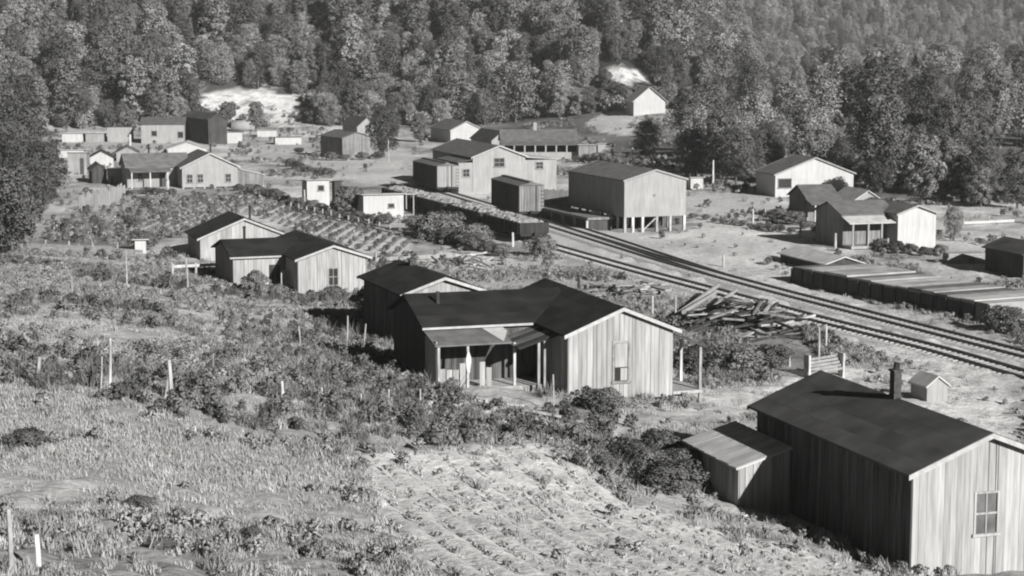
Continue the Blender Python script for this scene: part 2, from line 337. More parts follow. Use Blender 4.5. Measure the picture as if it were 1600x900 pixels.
# ------------------------------------------------------------------ building kit (local x along the front, y to the back, z up)
def prismwall(x0, x1, y0, y1, z0, h, r, axis, m, parent, name='wall'):
    """pentagon prism; axis 'y' = ridge runs to the back, 'x' = ridge runs along the front"""
    if axis == 'y': loop = [(x0,y0,z0),(x1,y0,z0),(x1,y0,h),((x0+x1)/2,y0,h+r),(x0,y0,h)]; off = (0, y1-y0, 0)
    else: loop = [(x0,y1,z0),(x0,y0,z0),(x0,y0,h),(x0,(y0+y1)/2,h+r),(x0,y1,h)]; off = (x1-x0, 0, 0)
    return MB().prism(loop, off).build(name, m, parent)
def gableroof(x0, x1, y0, y1, h, r, axis, m, parent, ov=.3, t=.09, trim=M_TRIM, strips=0, ove=None, sides=(0, 1)):
    ove = ov if ove is None else ove
    if axis == 'y': half = (x1-x0)/2; mid = (x0+x1)/2; a0, a1 = y0-ov, y1+ov; P = lambda s, a, z: (mid+s, a, z)
    else: half = (y1-y0)/2; mid = (y0+y1)/2; a0, a1 = x0-ov, x1+ov; P = lambda s, a, z: (a, mid+s, z)
    sl = r/half; e = half+ove; zr = h+r+.015; roofs = []
    mb = MB()
    for s in (-1, 1):
        q = [P(0, a0, zr), P(s*e, a0, zr-e*sl), P(s*e, a1, zr-e*sl), P(0, a1, zr)]
        mb.prism(q, (0, 0, t))
    ro = mb.build('roof', m, parent)
    if trim:
        tw = .16
        for a in ((a0-.04, a0-.004), (a1+.004, a1+.04)):
            for s in (-1, 1):
                q = [P(0, a[0], zr+t+.02), P(s*(e+.03), a[0], zr-(e+.03)*sl+t+.02), P(s*(e+.03), a[0], zr-(e+.03)*sl+t-tw), P(0, a[0], zr+t-tw)]
                q2 = [P(0, a[1], 0)[1 if axis == 'y' else 0]-P(0, a[0], 0)[1 if axis == 'y' else 0]][0]
                MB().prism(q, (0, q2, 0) if axis == 'y' else (q2, 0, 0)).build('rake_board', trim, ro)
    if strips:
        for s in (-1, 1):
            for k in range(strips):
                u0 = e*k/strips-.0; u1 = e*(k+1)/strips+(.05 if k < strips-1 else .02); zz = .012+.009*(strips-k)
                q = [P(s*u0, a0+.0+rng.uniform(.0, .02), zr-u0*sl+t+zz), P(s*u1, a0+rng.uniform(0, .02), zr-u1*sl+t+zz-.006), P(s*u1, a1-rng.uniform(0, .02), zr-u1*sl+t+zz-.006), P(s*u0, a1-rng.uniform(0, .02), zr-u0*sl+t+zz)]
                MB().prism(q, (0, 0, -.014)).build('roofing_strip', m, ro)
    return ro
def shedroof(x0, x1, y0, y1, z00, z01, z10, z11, m, parent, t=.07, name='roof'):
    """plane with corner heights z(x0,y0) z(x1,y0) z(x0,y1) z(x1,y1)"""
    return MB().prism([(x0,y0,z00),(x1,y0,z01),(x1,y1,z11),(x0,y1,z10)], (0, 0, t)).build(name, m, parent)
def boards(parent, face, a0, a1, z0, top, plane, bw=.27, holes=(), m=M_BOARD, jit=.05):
    """vertical boards; face 'f' faces -y at y=plane, 'l' faces -x at x=plane, 'r' faces +x"""
    a = a0; th = .028
    while a < a1-.04:
        wd = min(bw*rng.uniform(.75, 1.25), a1-a)
        for h in holes:
            for hx in h[:2]:
                if a+.03 < hx < a+wd: wd = hx-a
        b = a+wd-rng.choice((.004, .008, .012, .02, .03))
        segs = [(z0-rng.uniform(0, jit), None)]
        for h in holes:
            if h[0] < b-.01 and h[1] > a+.01: segs = [(segs[0][0], h[2]), (h[3], None)]
        for s0, s1 in segs:
            p = rng.uniform(0, .014); d0 = plane-.004; d1 = plane-th-p
            if face == 'r': d0, d1 = plane+.004, plane+th+p
            ta, tb = (top(a) if s1 is None else s1), (top(b) if s1 is None else s1)
            if s1 is None: ta -= .01; tb -= .01
            if min(ta, tb) <= s0+.03: continue
            if face == 'f': q = [(a,d1,s0),(b,d1,s0),(b,d0,s0),(a,d0,s0),(a,d1,ta),(b,d1,tb),(b,d0,tb),(a,d0,ta)]
            elif face == 'l': q = [(d1,b,s0),(d1,a,s0),(d0,a,s0),(d0,b,s0),(d1,b,tb),(d1,a,ta),(d0,a,ta),(d0,b,tb)]
            else: q = [(d1,a,s0),(d1,b,s0),(d0,b,s0),(d0,a,s0),(d1,a,ta),(d1,b,tb),(d0,b,tb),(d0,a,ta)]
            MB().hexa(q).build('board', m, parent)
        a += wd
def window(parent, x0, x1, z0, z1, y, sash=True, frame=M_FRAME, fw=.1, pane=M_GLASS):
    wn = MB().box(x0, x1, y-.012, y-.002, z0, z1).build('window', pane, parent)
    for q in ((x0-fw, x0, z0-fw, z1+fw), (x1, x1+fw, z0-fw, z1+fw)): MB().box(q[0], q[1], y-.075, y-.003, q[2], q[3]).build('frame', frame, wn)
    MB().box(x0-.003, x1+.003, y-.07, y-.003, z1, z1+fw-.004).build('frame', frame, wn)
    MB().box(x0-fw-.05, x1+fw+.05, y-.12, y-.003, z0-fw-.02, z0-.002).build('sill', frame, wn)
    if sash:
        mz = (z0+z1)/2
        MB().box(x0+.002, x1-.002, y-.05, y-.013, mz-.035, mz+.035).build('meeting_rail', frame, wn)
        MB().box((x0+x1)/2-.025, (x0+x1)/2+.025, y-.045, y-.013, z0+.003, mz-.038).build('glazing_bar', frame, wn)
        MB().box((x0+x1)/2-.025, (x0+x1)/2+.025, y-.045, y-.013, mz+.038, z1-.003).build('glazing_bar', frame, wn)
    return wn
def post(parent, x, y, z0, z1, wd=.12, m=M_POST, name='post'): return MB().box(x-wd/2, x+wd/2, y-wd/2, y+wd/2, z0, z1).build(name, m, parent)
def pitch(x0, x1, h, r): return lambda a: h+r*(1-abs(a-(x0+x1)/2)/((x1-x0)/2))
def flat(h): return lambda a: h

# ---- house beside the near field, lower right
q = (13.4, 62.8, 2.0)
h1 = empty('house', q, .31, 'large board house with dark roof and black chimney, lower right corner', 'house', 'board houses of the camp')
W, L_, Hh, Rr = 5.65, 12.15, 3.51, 1.1
wl = prismwall(0, W, 0, L_, -.9, Hh, Rr, 'y', M_DARK, h1)
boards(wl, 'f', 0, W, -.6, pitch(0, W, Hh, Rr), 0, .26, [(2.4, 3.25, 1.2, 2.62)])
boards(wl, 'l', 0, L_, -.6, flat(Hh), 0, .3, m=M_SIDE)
window(h1, 2.42, 3.23, 1.22, 2.6, 0, fw=.08, frame=M_BOARD, pane=M_PANE)
ro = gableroof(0, W, 0, L_, Hh, Rr, 'y', M_ROOF, h1, strips=4)
ch = MB().box(W/2-.15, W/2+.15, 6.2, 6.55, 4.2, 5.72).build('chimney', M_BRICK, h1)
MB().box(W/2-.19, W/2+.19, 6.15, 6.6, 5.72, 5.8).build('chimney_cap', M_BRICK, ch); MB().tube((W/2, 6.37, 5.78), (W/2+.04, 6.37, 6.05), .11, .13, 8).build('flue', M_BLACK, ch)
post(h1, W-.15, .2, -1, -.3, .3, name='foundation_post')
# lean-to on its shaded side
sh = empty('lean_to_shed', (q[0]-math.cos(.31)*2.2-math.sin(.31)*9.0, q[1]-math.sin(.31)*2.2+math.cos(.31)*9.0, 2.0), .31, 'low board lean-to with pale patched roof against the large house', 'shed')
wl = MB().prism([(0,0,-.8),(2.12,0,-.8),(2.12,0,2.45),(0,0,1.85)], (0, 4.9, 0)).build('wall', M_DARK, sh)
boards(wl, 'f', 0, 2.1, -.6, lambda a: 1.85+.28*a, 0, .27); boards(wl, 'l', 0, 4.9, -.6, flat(1.85), 0, .29)
rf = shedroof(-.2, 2.1, -.15, 5.1, 1.82, 2.47, 1.82, 2.47, M_TIN, sh)
for k in range(9):
    a = -.15+k*.58; MB().prism([(-.22,a,1.905+.004*(k%2)),(2.08,a+.01,2.555+.004*(k%2)),(2.08,a+.55+rng.uniform(-.03,.03),2.555+.004*(k%2)),(-.22-rng.uniform(0,.1),a+.55,1.905+.004*(k%2))], (0,0,.02)).build('roof_plank', M_TIN, rf)

# ---- L-shaped house in the middle
q = (2.69, 89.87, 3.0); TH = .31
h2 = empty('house', q, TH, 'L-shaped board house with porches in the middle, boarded gable with one window', 'house', 'board houses of the camp')
W, L_, Hh, Rr = 5.33, 11.1, 2.96, 1.08
wl = prismwall(0, W, 0, L_, -.35, Hh, Rr, 'y', M_DARK, h2)
boards(wl, 'f', 0, W, -.3, pitch(0, W, Hh, Rr), 0, .24, [(2.28, 3.02, .56, 2.44)])
boards(wl, 'l', 0, 4.4, -.3, flat(Hh), 0, .3)
wn = window(h2, 2.3, 3.0, .58, 2.42, 0, sash=False)
MB().box(2.33, 2.97, -.04, -.014, 1.25, 2.4).build('shutter_board', M_BOARD, wn); MB().box(2.62, 2.97, -.05, -.014, .6, 1.2).build('shutter_board', M_BOARD, wn)
gableroof(0, W, 0, L_, Hh, Rr, 'y', M_TAR, h2, strips=4)
for x, y in ((.2, .25), (W/2, .2), (W-.2, .25), (W-.2, 4)): post(h2, x, y, -1.6, -.34, .3, name='foundation_post')
wg = prismwall(-5.75, -.03, 4.5, 11.05, -.5, Hh-.02, Rr-.02, 'x', M_DARK, h2, 'wing_wall')
boards(wg, 'f', -5.75, -.1, .2, flat(2.7), 4.5, .3, [(-3.3, -2.4, -.5, 2.2)], m=M_SIDE)  # porch shade put into the colour of these boards
MB().box(-3.28, -2.42, 4.46, 4.49, .2, 2.18).build('door', M_DARK, h2)
wr = gableroof(-5.75, 1.9, 4.5, 11.05, Hh-.02, Rr-.02, 'x', M_TAR, h2, ov=.32, strips=3, trim=None)
MB().box(-6.05, -.4, 4.14, 4.19, 2.82, 2.93).build('fascia_board', M_TRIM, h2)
post(h2, -4.6, 6.6, 3.5, 4.35, .16, M_BLACK, 'stove_pipe')
pr = shedroof(-5.95, -2.1, 2.2, 4.45, 2.28, 2.28, 2.72, 2.72, M_GREYROOF, h2, name='porch_roof')
MB().prism([(-2.5,2.3,2.375),(-1.9,3.7,2.66),(-1.95,4.35,2.79),(-3.05,4.35,2.79)], (0,0,.015)).build('patch_sheet', M_CLOTH, pr)
pr2 = shedroof(-2.05, .0, 1.3, 4.6, 2.1, 2.72, 2.1, 2.72, M_TAR, h2, name='porch_roof')
for k in range(4): MB().prism([(-2.1,1.3+k*.8,2.165+.01*(k%2)),(-.02,1.3+k*.8,2.8+.01*(k%2)),(-.02,2.04+k*.8,2.8+.01*(k%2)),(-2.1,2.04+k*.8,2.165+.01*(k%2))], (0,0,.014)).build('roofing_strip', (M_ROOF, M_GREYROOF)[k%2], pr2)
fl = MB().box(-5.95, -.04, 2.2, 4.4, .08, .2).build('porch_floor', M_TRIM, h2)
for k in range(9): MB().box(-5.9+k*.65, -5.27+k*.65, 2.12, 2.19, -.2, .21).build('skirt_board', M_BOARD, fl)
for x in (-5.75, -4.3, -1.95): post(h2, x, 2.35, -.5, 2.3, .12)
post(h2, -1.0, 1.5, -.4, 2.38, .12); post(h2, -.1-.6, 1.5, -.4, 2.45, .1)
for k in range(8):
    if k in (4, 5): continue
    MB().box(-5.7+k*.33, -5.7+k*.33+.27, 2.28, 2.31, .2, 1.3+rng.uniform(-.2, .25)).build('rail_board', M_BOARD, h2)
MB().box(-5.85, -5.8, 2.4, 4.4, .2, 2.5).build('side_board', M_TRIM, h2)
# right-hand porch
MB().prism([(5.4,0,2.62),(7.15,0,1.95),(7.15,5,1.95),(5.4,5,2.62)], (0,0,.08)).build('porch_roof', M_ROOF, h2)
MB().box(5.36, 6.9, 0, 5, -.25, -.1).build('porch_floor', M_TRIM, h2)
for y in (.2, 2.6, 4.8): post(h2, 6.85, y, -1.6, 2.0, .13)
post(h2, 6.2, .2, -1.2, -.26, .2, name='foundation_post')
tw = MB().prism([(-.06,-.05,0),(.06,-.05,0),(.14,-.05,.5),(.13,-.05,.75),(.03,-.05,1.05),(-.04,-.05,1.05),(-.12,-.05,.7),(-.13,-.05,.45)], (0, .05, 0)).build('hanging_towel', M_CLOTH)
c_, s_ = math.cos(TH), math.sin(TH)
def loc2(o, th, x, y, z): return (o[0]+x*math.cos(th)-y*math.sin(th), o[1]+x*math.sin(th)+y*math.cos(th), o[2]+z)
tw.location = loc2(q, TH, -4.3, 2.26, .95); tw.rotation_euler = (0, 0, TH); tag(tw, 'white cloth hanging on a porch post of the L-shaped house', 'cloth')

# ---- house half hidden behind it
q = (-6.28, 111.3, 1.6)
h3 = empty('house', q, .35, 'house with dark roof and white-edged gable just behind the L-shaped house', 'house', 'board houses of the camp')
W, L_, Hh, Rr = 4.76, 8.74, 3.4, .8
wl = prismwall(0, W, 0, L_, -.6, Hh, Rr, 'y', M_WALL, h3)
boards(wl, 'f', 0, W, -.3, pitch(0, W, Hh, Rr), 0, .3); boards(wl, 'l', 0, L_, -.3, flat(Hh), 0, .4, m=M_SIDE)  # left boards carry that wall's shade in a darker colour
gableroof(0, W, 0, L_, Hh, Rr, 'y', M_TAR, h3, strips=3, ov=.35)
ch = MB().box(W/2-.2, W/2+.2, 6.0, 6.4, Hh+.4, Hh+1.25).build('chimney', M_BRICK, h3); MB().box(W/2-.26, W/2+.26, 5.94, 6.46, Hh+1.25, Hh+1.33).build('chimney_cap', M_BRICK, ch)

# ---- L-shaped house left of it
q = (-16.48, 146.9, 0.05)
h4 = empty('house', q, .35, 'L-shaped pale house with a dark front recess and one sash window in its gable', 'house', 'board houses of the camp')
W, L_, Hh, Rr = 5.52, 11.9, 2.82, .92
wl = prismwall(0, W, 0, L_, -.5, Hh, Rr, 'y', M_DARK, h4)
boards(wl, 'f', 0, W, -.3, pitch(0, W, Hh, Rr), 0, .32, [(2.4, 3.14, .72, 2.02)]); boards(wl, 'l', 0, 4.1, -.3, flat(Hh), 0, .4)
window(h4, 2.42, 3.12, .74, 2.0, 0)
gableroof(0, W, 0, L_, Hh, Rr, 'y', M_TAR, h4, strips=3)
wg = prismwall(-4.2, -.03, 4.2, 11.2, -.4, Hh-.05, Rr-.05, 'x', M_WALL, h4, 'wing_wall')
boards(wg, 'f', -4.2, -.1, -.3, flat(Hh-.1), 4.2, .32, [(-1.35, -.45, -.5, 2.0)]); MB().box(-1.33, -.47, 4.16, 4.19, -.3, 1.98).build('door', M_DARK, h4)
gableroof(-4.2, 1.5, 4.2, 11.2, Hh-.05, Rr-.05, 'x', M_TAR, h4, strips=3, trim=None)
MB().box(-4.5, -.35, 3.86, 3.9, Hh-.22, Hh-.09).build('fascia_board', M_TRIM, h4)
MB().box(-.75, -.1, 2.6, 2.66, -.3, 1.7).build('leaning_panel', M_TRIM, h4)

# ---- wide house behind
q = (-27.7, 169.6, 0.0)
h5 = empty('house', q, .33, 'wide low house with very dark roof beside the furrowed garden', 'house', 'board houses of the camp')
W, L_, Hh, Rr = 7.9, 6.6, 2.1, 1.6
wl = prismwall(0, W, 0, L_, -.4, Hh, Rr, 'y', M_WALL, h5); boards(wl, 'f', 0, W, -.3, pitch(0, W, Hh, Rr), 0, .4)
window(h5, 1.9, 2.5, .6, 1.6, -.04); gableroof(0, W, 0, L_, Hh, Rr, 'y', M_TAR, h5, strips=3)

# ---- L-shaped house, far left
q = (-43.3, 251.8, -.2)
h6 = empty('house', q, .33, 'raised house with two gable windows and a porch, beyond the garden', 'house', 'board houses of the camp')
W, L_, Hh, Rr = 7.37, 9, 3.0, 1.75
wl = prismwall(0, W, 0, L_, .35, Hh, Rr, 'y', M_WHITE, h6)
for x0, x1 in ((.65, 1.3), (2.05, 2.7), (5.75, 6.4)): window(h6, x0, x1, 1.0, 2.0, -.002)
gableroof(0, W, 0, L_, Hh, Rr, 'y', M_GREYROOF, h6)
for k in range(6): post(h6, .15+k*1.4, .2, -.6, .35, .25, name='foundation_post')
post(h6, .1, L_-.3, -.6, .35, .3, name='foundation_post')
wg = prismwall(-6.6, -.03, 4, 10, -.3, Hh-.05, 1.5, 'x', M_WALL, h6, 'wing_wall'); gableroof(-6.6, 1.5, 4, 10, Hh-.05, 1.5, 'x', M_GREYROOF, h6, trim=None)
window(h6, -5.2, -4.6, 1.1, 2.0, 3.99); MB().box(-2.4, -1.5, 3.95, 3.99, .2, 2.1).build('door', M_DARK, h6)
shedroof(-6.5, -1.1, 1.6, 3.9, 2.35, 2.35, 2.8, 2.8, M_GREYROOF, h6, name='porch_roof')
for x in (-6.3, -3.9, -1.6): post(h6, x, 1.8, -.5, 2.4, .15)
MB().box(-6.5, -.1, 1.6, 3.95, -.05, .2).build('porch_floor', M_WALL, h6)
lt = MB().prism([(W+.02,.4,.5),(W+3.6,.4,.5),(W+3.6,.4,1.7),(W+.02,.4,2.6)], (0,6,0)).build('lean_to', M_GREY, h6); shedroof(W+.3, W+3.8, .2, 6.6, 2.56, 1.7, 2.56, 1.7, M_TIN, lt, name='lean_to_roof')
for k in range(3): post(h6, W+.9+k*1.3, .6, -.6, .5, .2, name='foundation_post')

# ---- depot behind the boxcars
q = (-5.0, 245.4, 0)
d1 = empty('depot', q, .33, 'white gabled depot behind the boxcars with low side lean-tos', 'depot')
W, L_, Hh, Rr = 7.1, 18, 4.55, 1.35
prismwall(0, W, 0, L_, -.3, Hh, Rr, 'y', M_WHITE, d1); gableroof(0, W, 0, L_, Hh, Rr, 'y', M_GREYROOF, d1)
MB().box(-1.9, -.01, .05, 9, -.3, 3.85).build('side_wall', M_WHITE, d1); shedroof(-2.2, -.02, -.1, 9.2, 3.86, 4.2, 3.86, 4.2, M_GREYROOF, d1, name='side_roof')
window(d1, -1.3, -.5, 2.1, 3.0, .04); window(d1, 2.9, 4.2, 3.3, 4.3, -.002, frame=M_GREY)
MB().box(W+.01, W+4.4, .3, 9, -.3, 4.0).build('side_wall', M_WHITE, d1); shedroof(W+.02, W+4.7, .1, 9.3, 4.35, 4.02, 4.35, 4.02, M_TIN, d1, name='side_roof')
window(d1, W+1.6, W+2.5, 2.9, 3.7, .29)
# ---- stilted warehouse
q = (11.45, 195.2, 0)
d2 = empty('warehouse', q, .36, 'warehouse on posts with big blank bright gable beside the tracks', 'warehouse')
W, L_, Hh, Rr = 6.95, 15.0, 5.3, 1.0
wl = prismwall(0, W, 0, L_, 1.55, Hh, Rr, 'y', M_WHITE, d2); gableroof(0, W, 0, L_, Hh, Rr, 'y', M_GREYROOF, d2, ov=.15, trim=M_WHITE)
for k, x in enumerate((.12, 1.0, 2.1, 3.7, 5.2, 6.82)):
    for y in (.12, 4, 8, 12): post(d2, x, y, -1.0, 1.55, .26, name='stilt')
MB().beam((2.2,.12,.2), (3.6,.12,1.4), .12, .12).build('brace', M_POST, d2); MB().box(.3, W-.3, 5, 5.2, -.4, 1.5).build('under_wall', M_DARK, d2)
MB().box(3.2, 3.5, -.03, -.002, 3.6, 3.85).build('vent', M_GREY, d2)
dk = empty('loading_dock', loc2(q, .36, -3.0, 0, 0), .36, 'low dark loading dock along the shaded side of the stilted warehouse', 'loading dock')
MB().box(0, 2.9, 2.5, 26, 1.15, 1.4).build('deck', M_GREY, dk); MB().box(.15, 2.8, 2.7, 25.8, -.3, 1.14).build('crib_wall', M_DARK, dk)
for k in range(8): post(dk, .05, 2.8+k*3.2, -.4, 1.14, .22)
tp = empty('signal_post', tuple(hit(931, 356)), 0, 'short white T-topped post beside the loading dock', 'post')
MB().box(-.13, .13, -.1, .1, -.3, 1.35).build('post', M_CLOTH, tp); MB().box(-.42, .42, -.12, .12, 1.36, 1.75).build('board', M_CLOTH, tp)

# ------------------------------------------------------------------ rolling stock
def along(key, px):
    P = TRACKS[key]; best = min(range(len(P)), key=lambda k: abs(proj(P[k][0], P[k][1], .4)[0]-px)); return P[best]
def heading(key, p):
    P = TRACKS[key]; k = int(np.argmin(np.hypot(P[:, 0]-p[0], P[:, 1]-p[1]))); k = min(max(k, 2), len(P)-3); d = P[k+2]-P[k-2]
    if d[1] < 0: d = -d
    return math.atan2(-d[0], d[1])
def running_gear(root, L_):
    for y in (1.5, L_-1.5):
        tk = MB().box(-.95, .95, y-.9, y+.9, .55, .75).build('truck', M_BLACK, root)
        for dy in (-.7, .7):
            for s in (-1, 1): MB().tube((s*.67, y+dy, .8), (s*.8, y+dy, .8), .42, .42, 14).build('wheel', M_BLACK, tk)
            MB().tube((-.9, y+dy, .8), (.9, y+dy, .8), .06, .06, 6).build('axle', M_BLACK, tk)
    for y in (-.45, L_+.05): MB().box(-.14, .14, y, y+.4, .85, 1.1).build('coupler', M_BLACK, root)
def boxcar(px, key, L_, label, pale_end, h=3.9):
    p = along(key, px); th = heading(key, p); z = gz(*p)
    c = empty('boxcar', (p[0], p[1], max(z, 0)), th, label, 'boxcar', 'boxcars standing at the depot')
    MB().box(-1.45, 1.45, 0, L_, 1.0, h-.35).build('body', M_CAR, c); MB().box(-1.3, 1.3, .2, L_-.2, .75, .99).build('underframe', M_BLACK, c)
    rf = MB().prism([(-1.55,-.1,h-.36),(1.55,-.1,h-.36),(0,-.1,h)], (0, L_+.2, 0)).build('roof', M_GREYROOF, c); MB().box(-.25, .25, 0, L_, h-.02, h+.06).build('running_board', M_GREYROOF, rf)
    for k in range(9): MB().box(-1.44+k*.32, -1.15+k*.32, -.05, -.006, 1.02, h-.4).build('end_plank', pale_end, c)
    for x in (-1.4, 0, .55): MB().box(x-.05, x+.05, -.1, -.052, .95, h-.4).build('end_post', M_CAR if x else M_GREY, c)
    MB().box(-1.53, -1.46, L_/2-1, L_/2+1, 1.1, h-.6).build('door', M_CAR, c)
    ld = MB()
    for k in range(6): ld.box(1.05, 1.4, -.16, -.12, 1.2+k*.4, 1.25+k*.4)
    ld.build('ladder', M_BLACK, c); running_gear(c, L_); return c
boxcar(697, 'B', 10.8, 'boxcar with pale slatted end standing left of the white depot', M_WHITE, 4.05)
boxcar(829, 'B', 11.0, 'nearer boxcar with greyer end in front of the white depot', M_GREY, 4.2)
P = TRACKS['A']
def gondola(y0, L_, label):
    k = int(np.argmin(np.abs(P[:, 1]-y0))); p = P[k]; p2 = P[int(np.argmin(np.hypot(*(P-p).T) + 1e3*(P[:, 1] < p[1]) - 0*L_ ))]
    th = heading('A', p); z = gz(*p)
    c = empty('gondola_car', (p[0], p[1], max(z, 0)), th, label, 'rail car', 'loaded gondola cars on the nearest track')
    for nm, q in (('side', (-1.5,-1.4,0,L_)), ('side', (1.4,1.5,0,L_)), ('end', (-1.39,1.39,0,.1)), ('end', (-1.39,1.39,L_-.1,L_))):
        MB().box(*q, 1.0, 2.05).build(nm, M_CAR, c)
    MB().box(-1.38, 1.38, .12, L_-.12, .75, 1.1).build('floor', M_BLACK, c)
    for k in range(9):
        for s in (-1, 1): MB().box(s*1.56-.05, s*1.56+.05, .3+k*(L_-.7)/8, .42+k*(L_-.7)/8, .95, 2.12).build('stake', M_CAR, c)
    nx, ny = 10, 36; mb = MB()
    for j in range(ny):
        for i in range(nx):
            x = -1.37+2.74*i/(nx-1); y = .13+(L_-.26)*j/(ny-1); e = 1-abs(x)/1.5; e2 = min(1, min(y, L_-y)/1.2)
            mb.v.append((x, y, 1.75+.55*math.sqrt(max(e, 0))*e2+rng.uniform(-.12, .2)))
    for j in range(ny-1):
        for i in range(nx-1): a = j*nx+i; mb.f.append((a, a+1, a+nx+1, a+nx))
    tag(mb.build('load', M_LOAD, c), kind='stuff'); running_gear(c, L_); return c
y = atz(848, 376, .3)[1]
for k, lb in enumerate(('nearest loaded gondola car, end facing the open track', 'second loaded gondola car, behind the nearest one', 'third loaded gondola car from the open track', 'last loaded gondola car, beside the pale trackside shack')):
    gondola(y, 11.0, lb); y += 12.1*math.cos(.36)

# ------------------------------------------------------------------ smaller and farther buildings
def shack(name, label, cat, px, py, wpx, hpx, rpx, L_, th=.33, m=M_WALL, roof=M_GREYROOF, axis='y', wins=(), doors=(), ov=.25, trim=None, chim=None, group='outlying buildings of the camp', z=None, side=None):
    """front-left base corner at a surveyed picture point, sizes from its picture size at that distance"""
    p = hit(px, py) if z is None else atz(px, py, z); s = F/p[1]; W = wpx/s/math.cos(th); h = hpx/s; r = rpx/s
    o = empty(name, (p[0], p[1], p[2]-.05), th, label, cat, group)
    prismwall(0, W, 0, L_, -.7, h, r, axis, m, o)
    if axis == 's': pass
    gableroof(0, W, 0, L_, h, r, axis, roof, o, ov=ov, trim=trim)
    for a, b, c, d in wins: window(o, a*W, b*W, c*h, d*h, -.002, sash=False, fw=.08)
    for a, b, d in doors: MB().box(a*W, b*W, -.04, -.003, 0, d*h).build('door', M_DARK, o)
    if chim: MB().box(chim*W-.3, chim*W+.3, L_*.45, L_*.45+.6, h, h+r+1.2).build('chimney', M_WHITE, o)
    return o, W, h, r, s
def flatshack(name, label, cat, px, py, wpx, hpx, L_, th=.33, m=M_WALL, roof=M_TIN, fall=.35, wins=(), doors=(), group='outlying buildings of the camp'):
    p = hit(px, py); s = F/p[1]; W = wpx/s/math.cos(th); h = hpx/s
    o = empty(name, (p[0], p[1], p[2]-.05), th, label, cat, group)
    MB().prism([(0,0,-.6),(0,L_,-.6),(0,L_,h-fall),(0,0,h)], (W,0,0)).build('wall', m, o)
    shedroof(-.25, W+.25, -.3, L_+.3, h+.03, h+.03, h-fall+.02, h-fall+.02, roof, o)
    for a, b, c, d in wins: window(o, a*W, b*W, c*h, d*h, -.002, sash=False, fw=.07)
    for a, b, d in doors: MB().box(a*W, b*W, -.04, -.003, 0, d*h).build('door', M_DARK, o)
    return o, W, h, s
shack('cottage', 'small white cottage alone on the wooded knoll', 'cottage', 990, 181, 50, 24, 21, 6, th=.2, m=M_PAINT, roof=M_PAINT, ov=.5)
flatshack('outbuilding', 'small pale outbuilding on the knoll left of the white cottage', 'outbuilding', 926, 172, 24, 12, 3, th=.15, m=M_WALL)
shack('house', 'far white gabled house standing left of the long porch building', 'house', 704, 224, 50, 21, 13, 13, m=M_PAINT, trim=M_WHITE)
shack('house', 'small white gable with dark roof, next to the long porch building', 'house', 768, 231, 33, 12, 14, 10, th=.4, m=M_WHITE, roof=M_ROOF)
o, W, h, r, s = shack('boarding_house', 'long low building with open porch and white railing behind the depot', 'building', 784, 248, 118, 26, 18, 7, th=.06, m=M_DARK, roof=M_GREYROOF, axis='x', chim=.46)
shedroof(-.3, W+.3, -2.4, -.02, h*.86, h*.86, h*1.02, h*1.02, M_GREYROOF, o, name='porch_roof')
for k in range(8): post(o, .2+k*(W-.4)/7, -2.2, -.4, h*.87, .22, M_WHITE)
MB().box(0, W, -2.3, -2.24, .1, h*.45).build('railing', M_WHITE, o)
flatshack('shack', 'patchy grey and white shack right of the long porch building', 'shack', 904, 250, 28, 24, 4, th=.1, m=M_GREY); flatshack('shack', 'whitewashed shack at the right end of the porch building row', 'shack', 934, 250, 25, 26, 4, th=.1, m=M_WHITE)
shack('house', 'white gable end half hidden by the dark tree in the village', 'house', 558, 212, 30, 14, 14, 12, m=M_WHITE, roof=M_GREYROOF)
shack('shed', 'dark windowed shed left of the dark village tree', 'shed', 535, 249, 42, 34, 8, 8, th=.55, m=M_GREY, roof=M_GREYROOF)
flatshack('shack', 'tall pale shack with a small dark window above the garden', 'shack', 480, 324, 34, 43, 3, th=.3, m=M_PAINT, wins=[(.5,.75,.62,.8)])
flatshack('privy', 'narrow dark privy right of the tall pale shack', 'privy', 523, 322, 11, 40, 1.5, th=.3, m=M_DARK, roof=M_GREYROOF)
o, W, h, s = flatshack('shack', 'low pale trackside shack with a railed doorway', 'shack', 568, 341, 62, 37, 5, th=.28, m=M_PAINT, wins=[(.62,.76,.45,.6)])
shedroof(W+.02, W+1.3, -.1, 4, h*.98, h*.98, h*.9, h*.9, M_TIN, o, name='porch_roof')
for y in (.1, 3.7): post(o, W+1.15, y, -.4, h*.97, .12, M_WHITE)
MB().box(W+.05, W+1.2, -.1, 3.8, -.3, .35).build('porch_floor', M_WHITE, o); MB().box(W+.01, W+.06, .8, 2.2, .36, h*.85).build('door', M_DARK, o)
# far left row
p = hit(222, 223)
shack('house', 'long pale house with two dark windows in the far left row', 'house', 221, 224, 66, 30, 9, 8, th=.12, m=M_WHITE, axis='x', wins=[(.24,.36,.4,.65),(.85,.97,.3,.6)])
shack('barn', 'tall dark barn right of the long pale house', 'barn', 326, 226, 27, 40, 8, 14, th=.5, m=M_DARK, roof=M_ROOF, trim=M_ROOF)
flatshack('shack', 'bright whitewashed shack at the left of the far row', 'shack', 168, 222, 38, 24, 5, th=.15, m=M_WHITE, roof=M_ROOF)
flatshack('shack', 'striped board shack with pale roof at the far left', 'shack', 106, 273, 29, 35, 5, th=.12, m=M_WALL, doors=[(.65,.85,.75)])
shack('shed', 'dark shed with peaked roof behind the picket fence', 'shed', 144, 287, 22, 22, 9, 5, th=.3, m=M_DARK, roof=M_ROOF)
flatshack('shack', 'small pale shack between the dark shed and the raised house', 'shack', 168, 287, 26, 24, 4, th=.15, m=M_WHITE, doors=[(.2,.35,.5)])
flatshack('shack', 'low pale shack at the extreme left of the far row', 'shack', 97, 222, 32, 14, 4, th=.1, m=M_PAINT, roof=M_TIN)
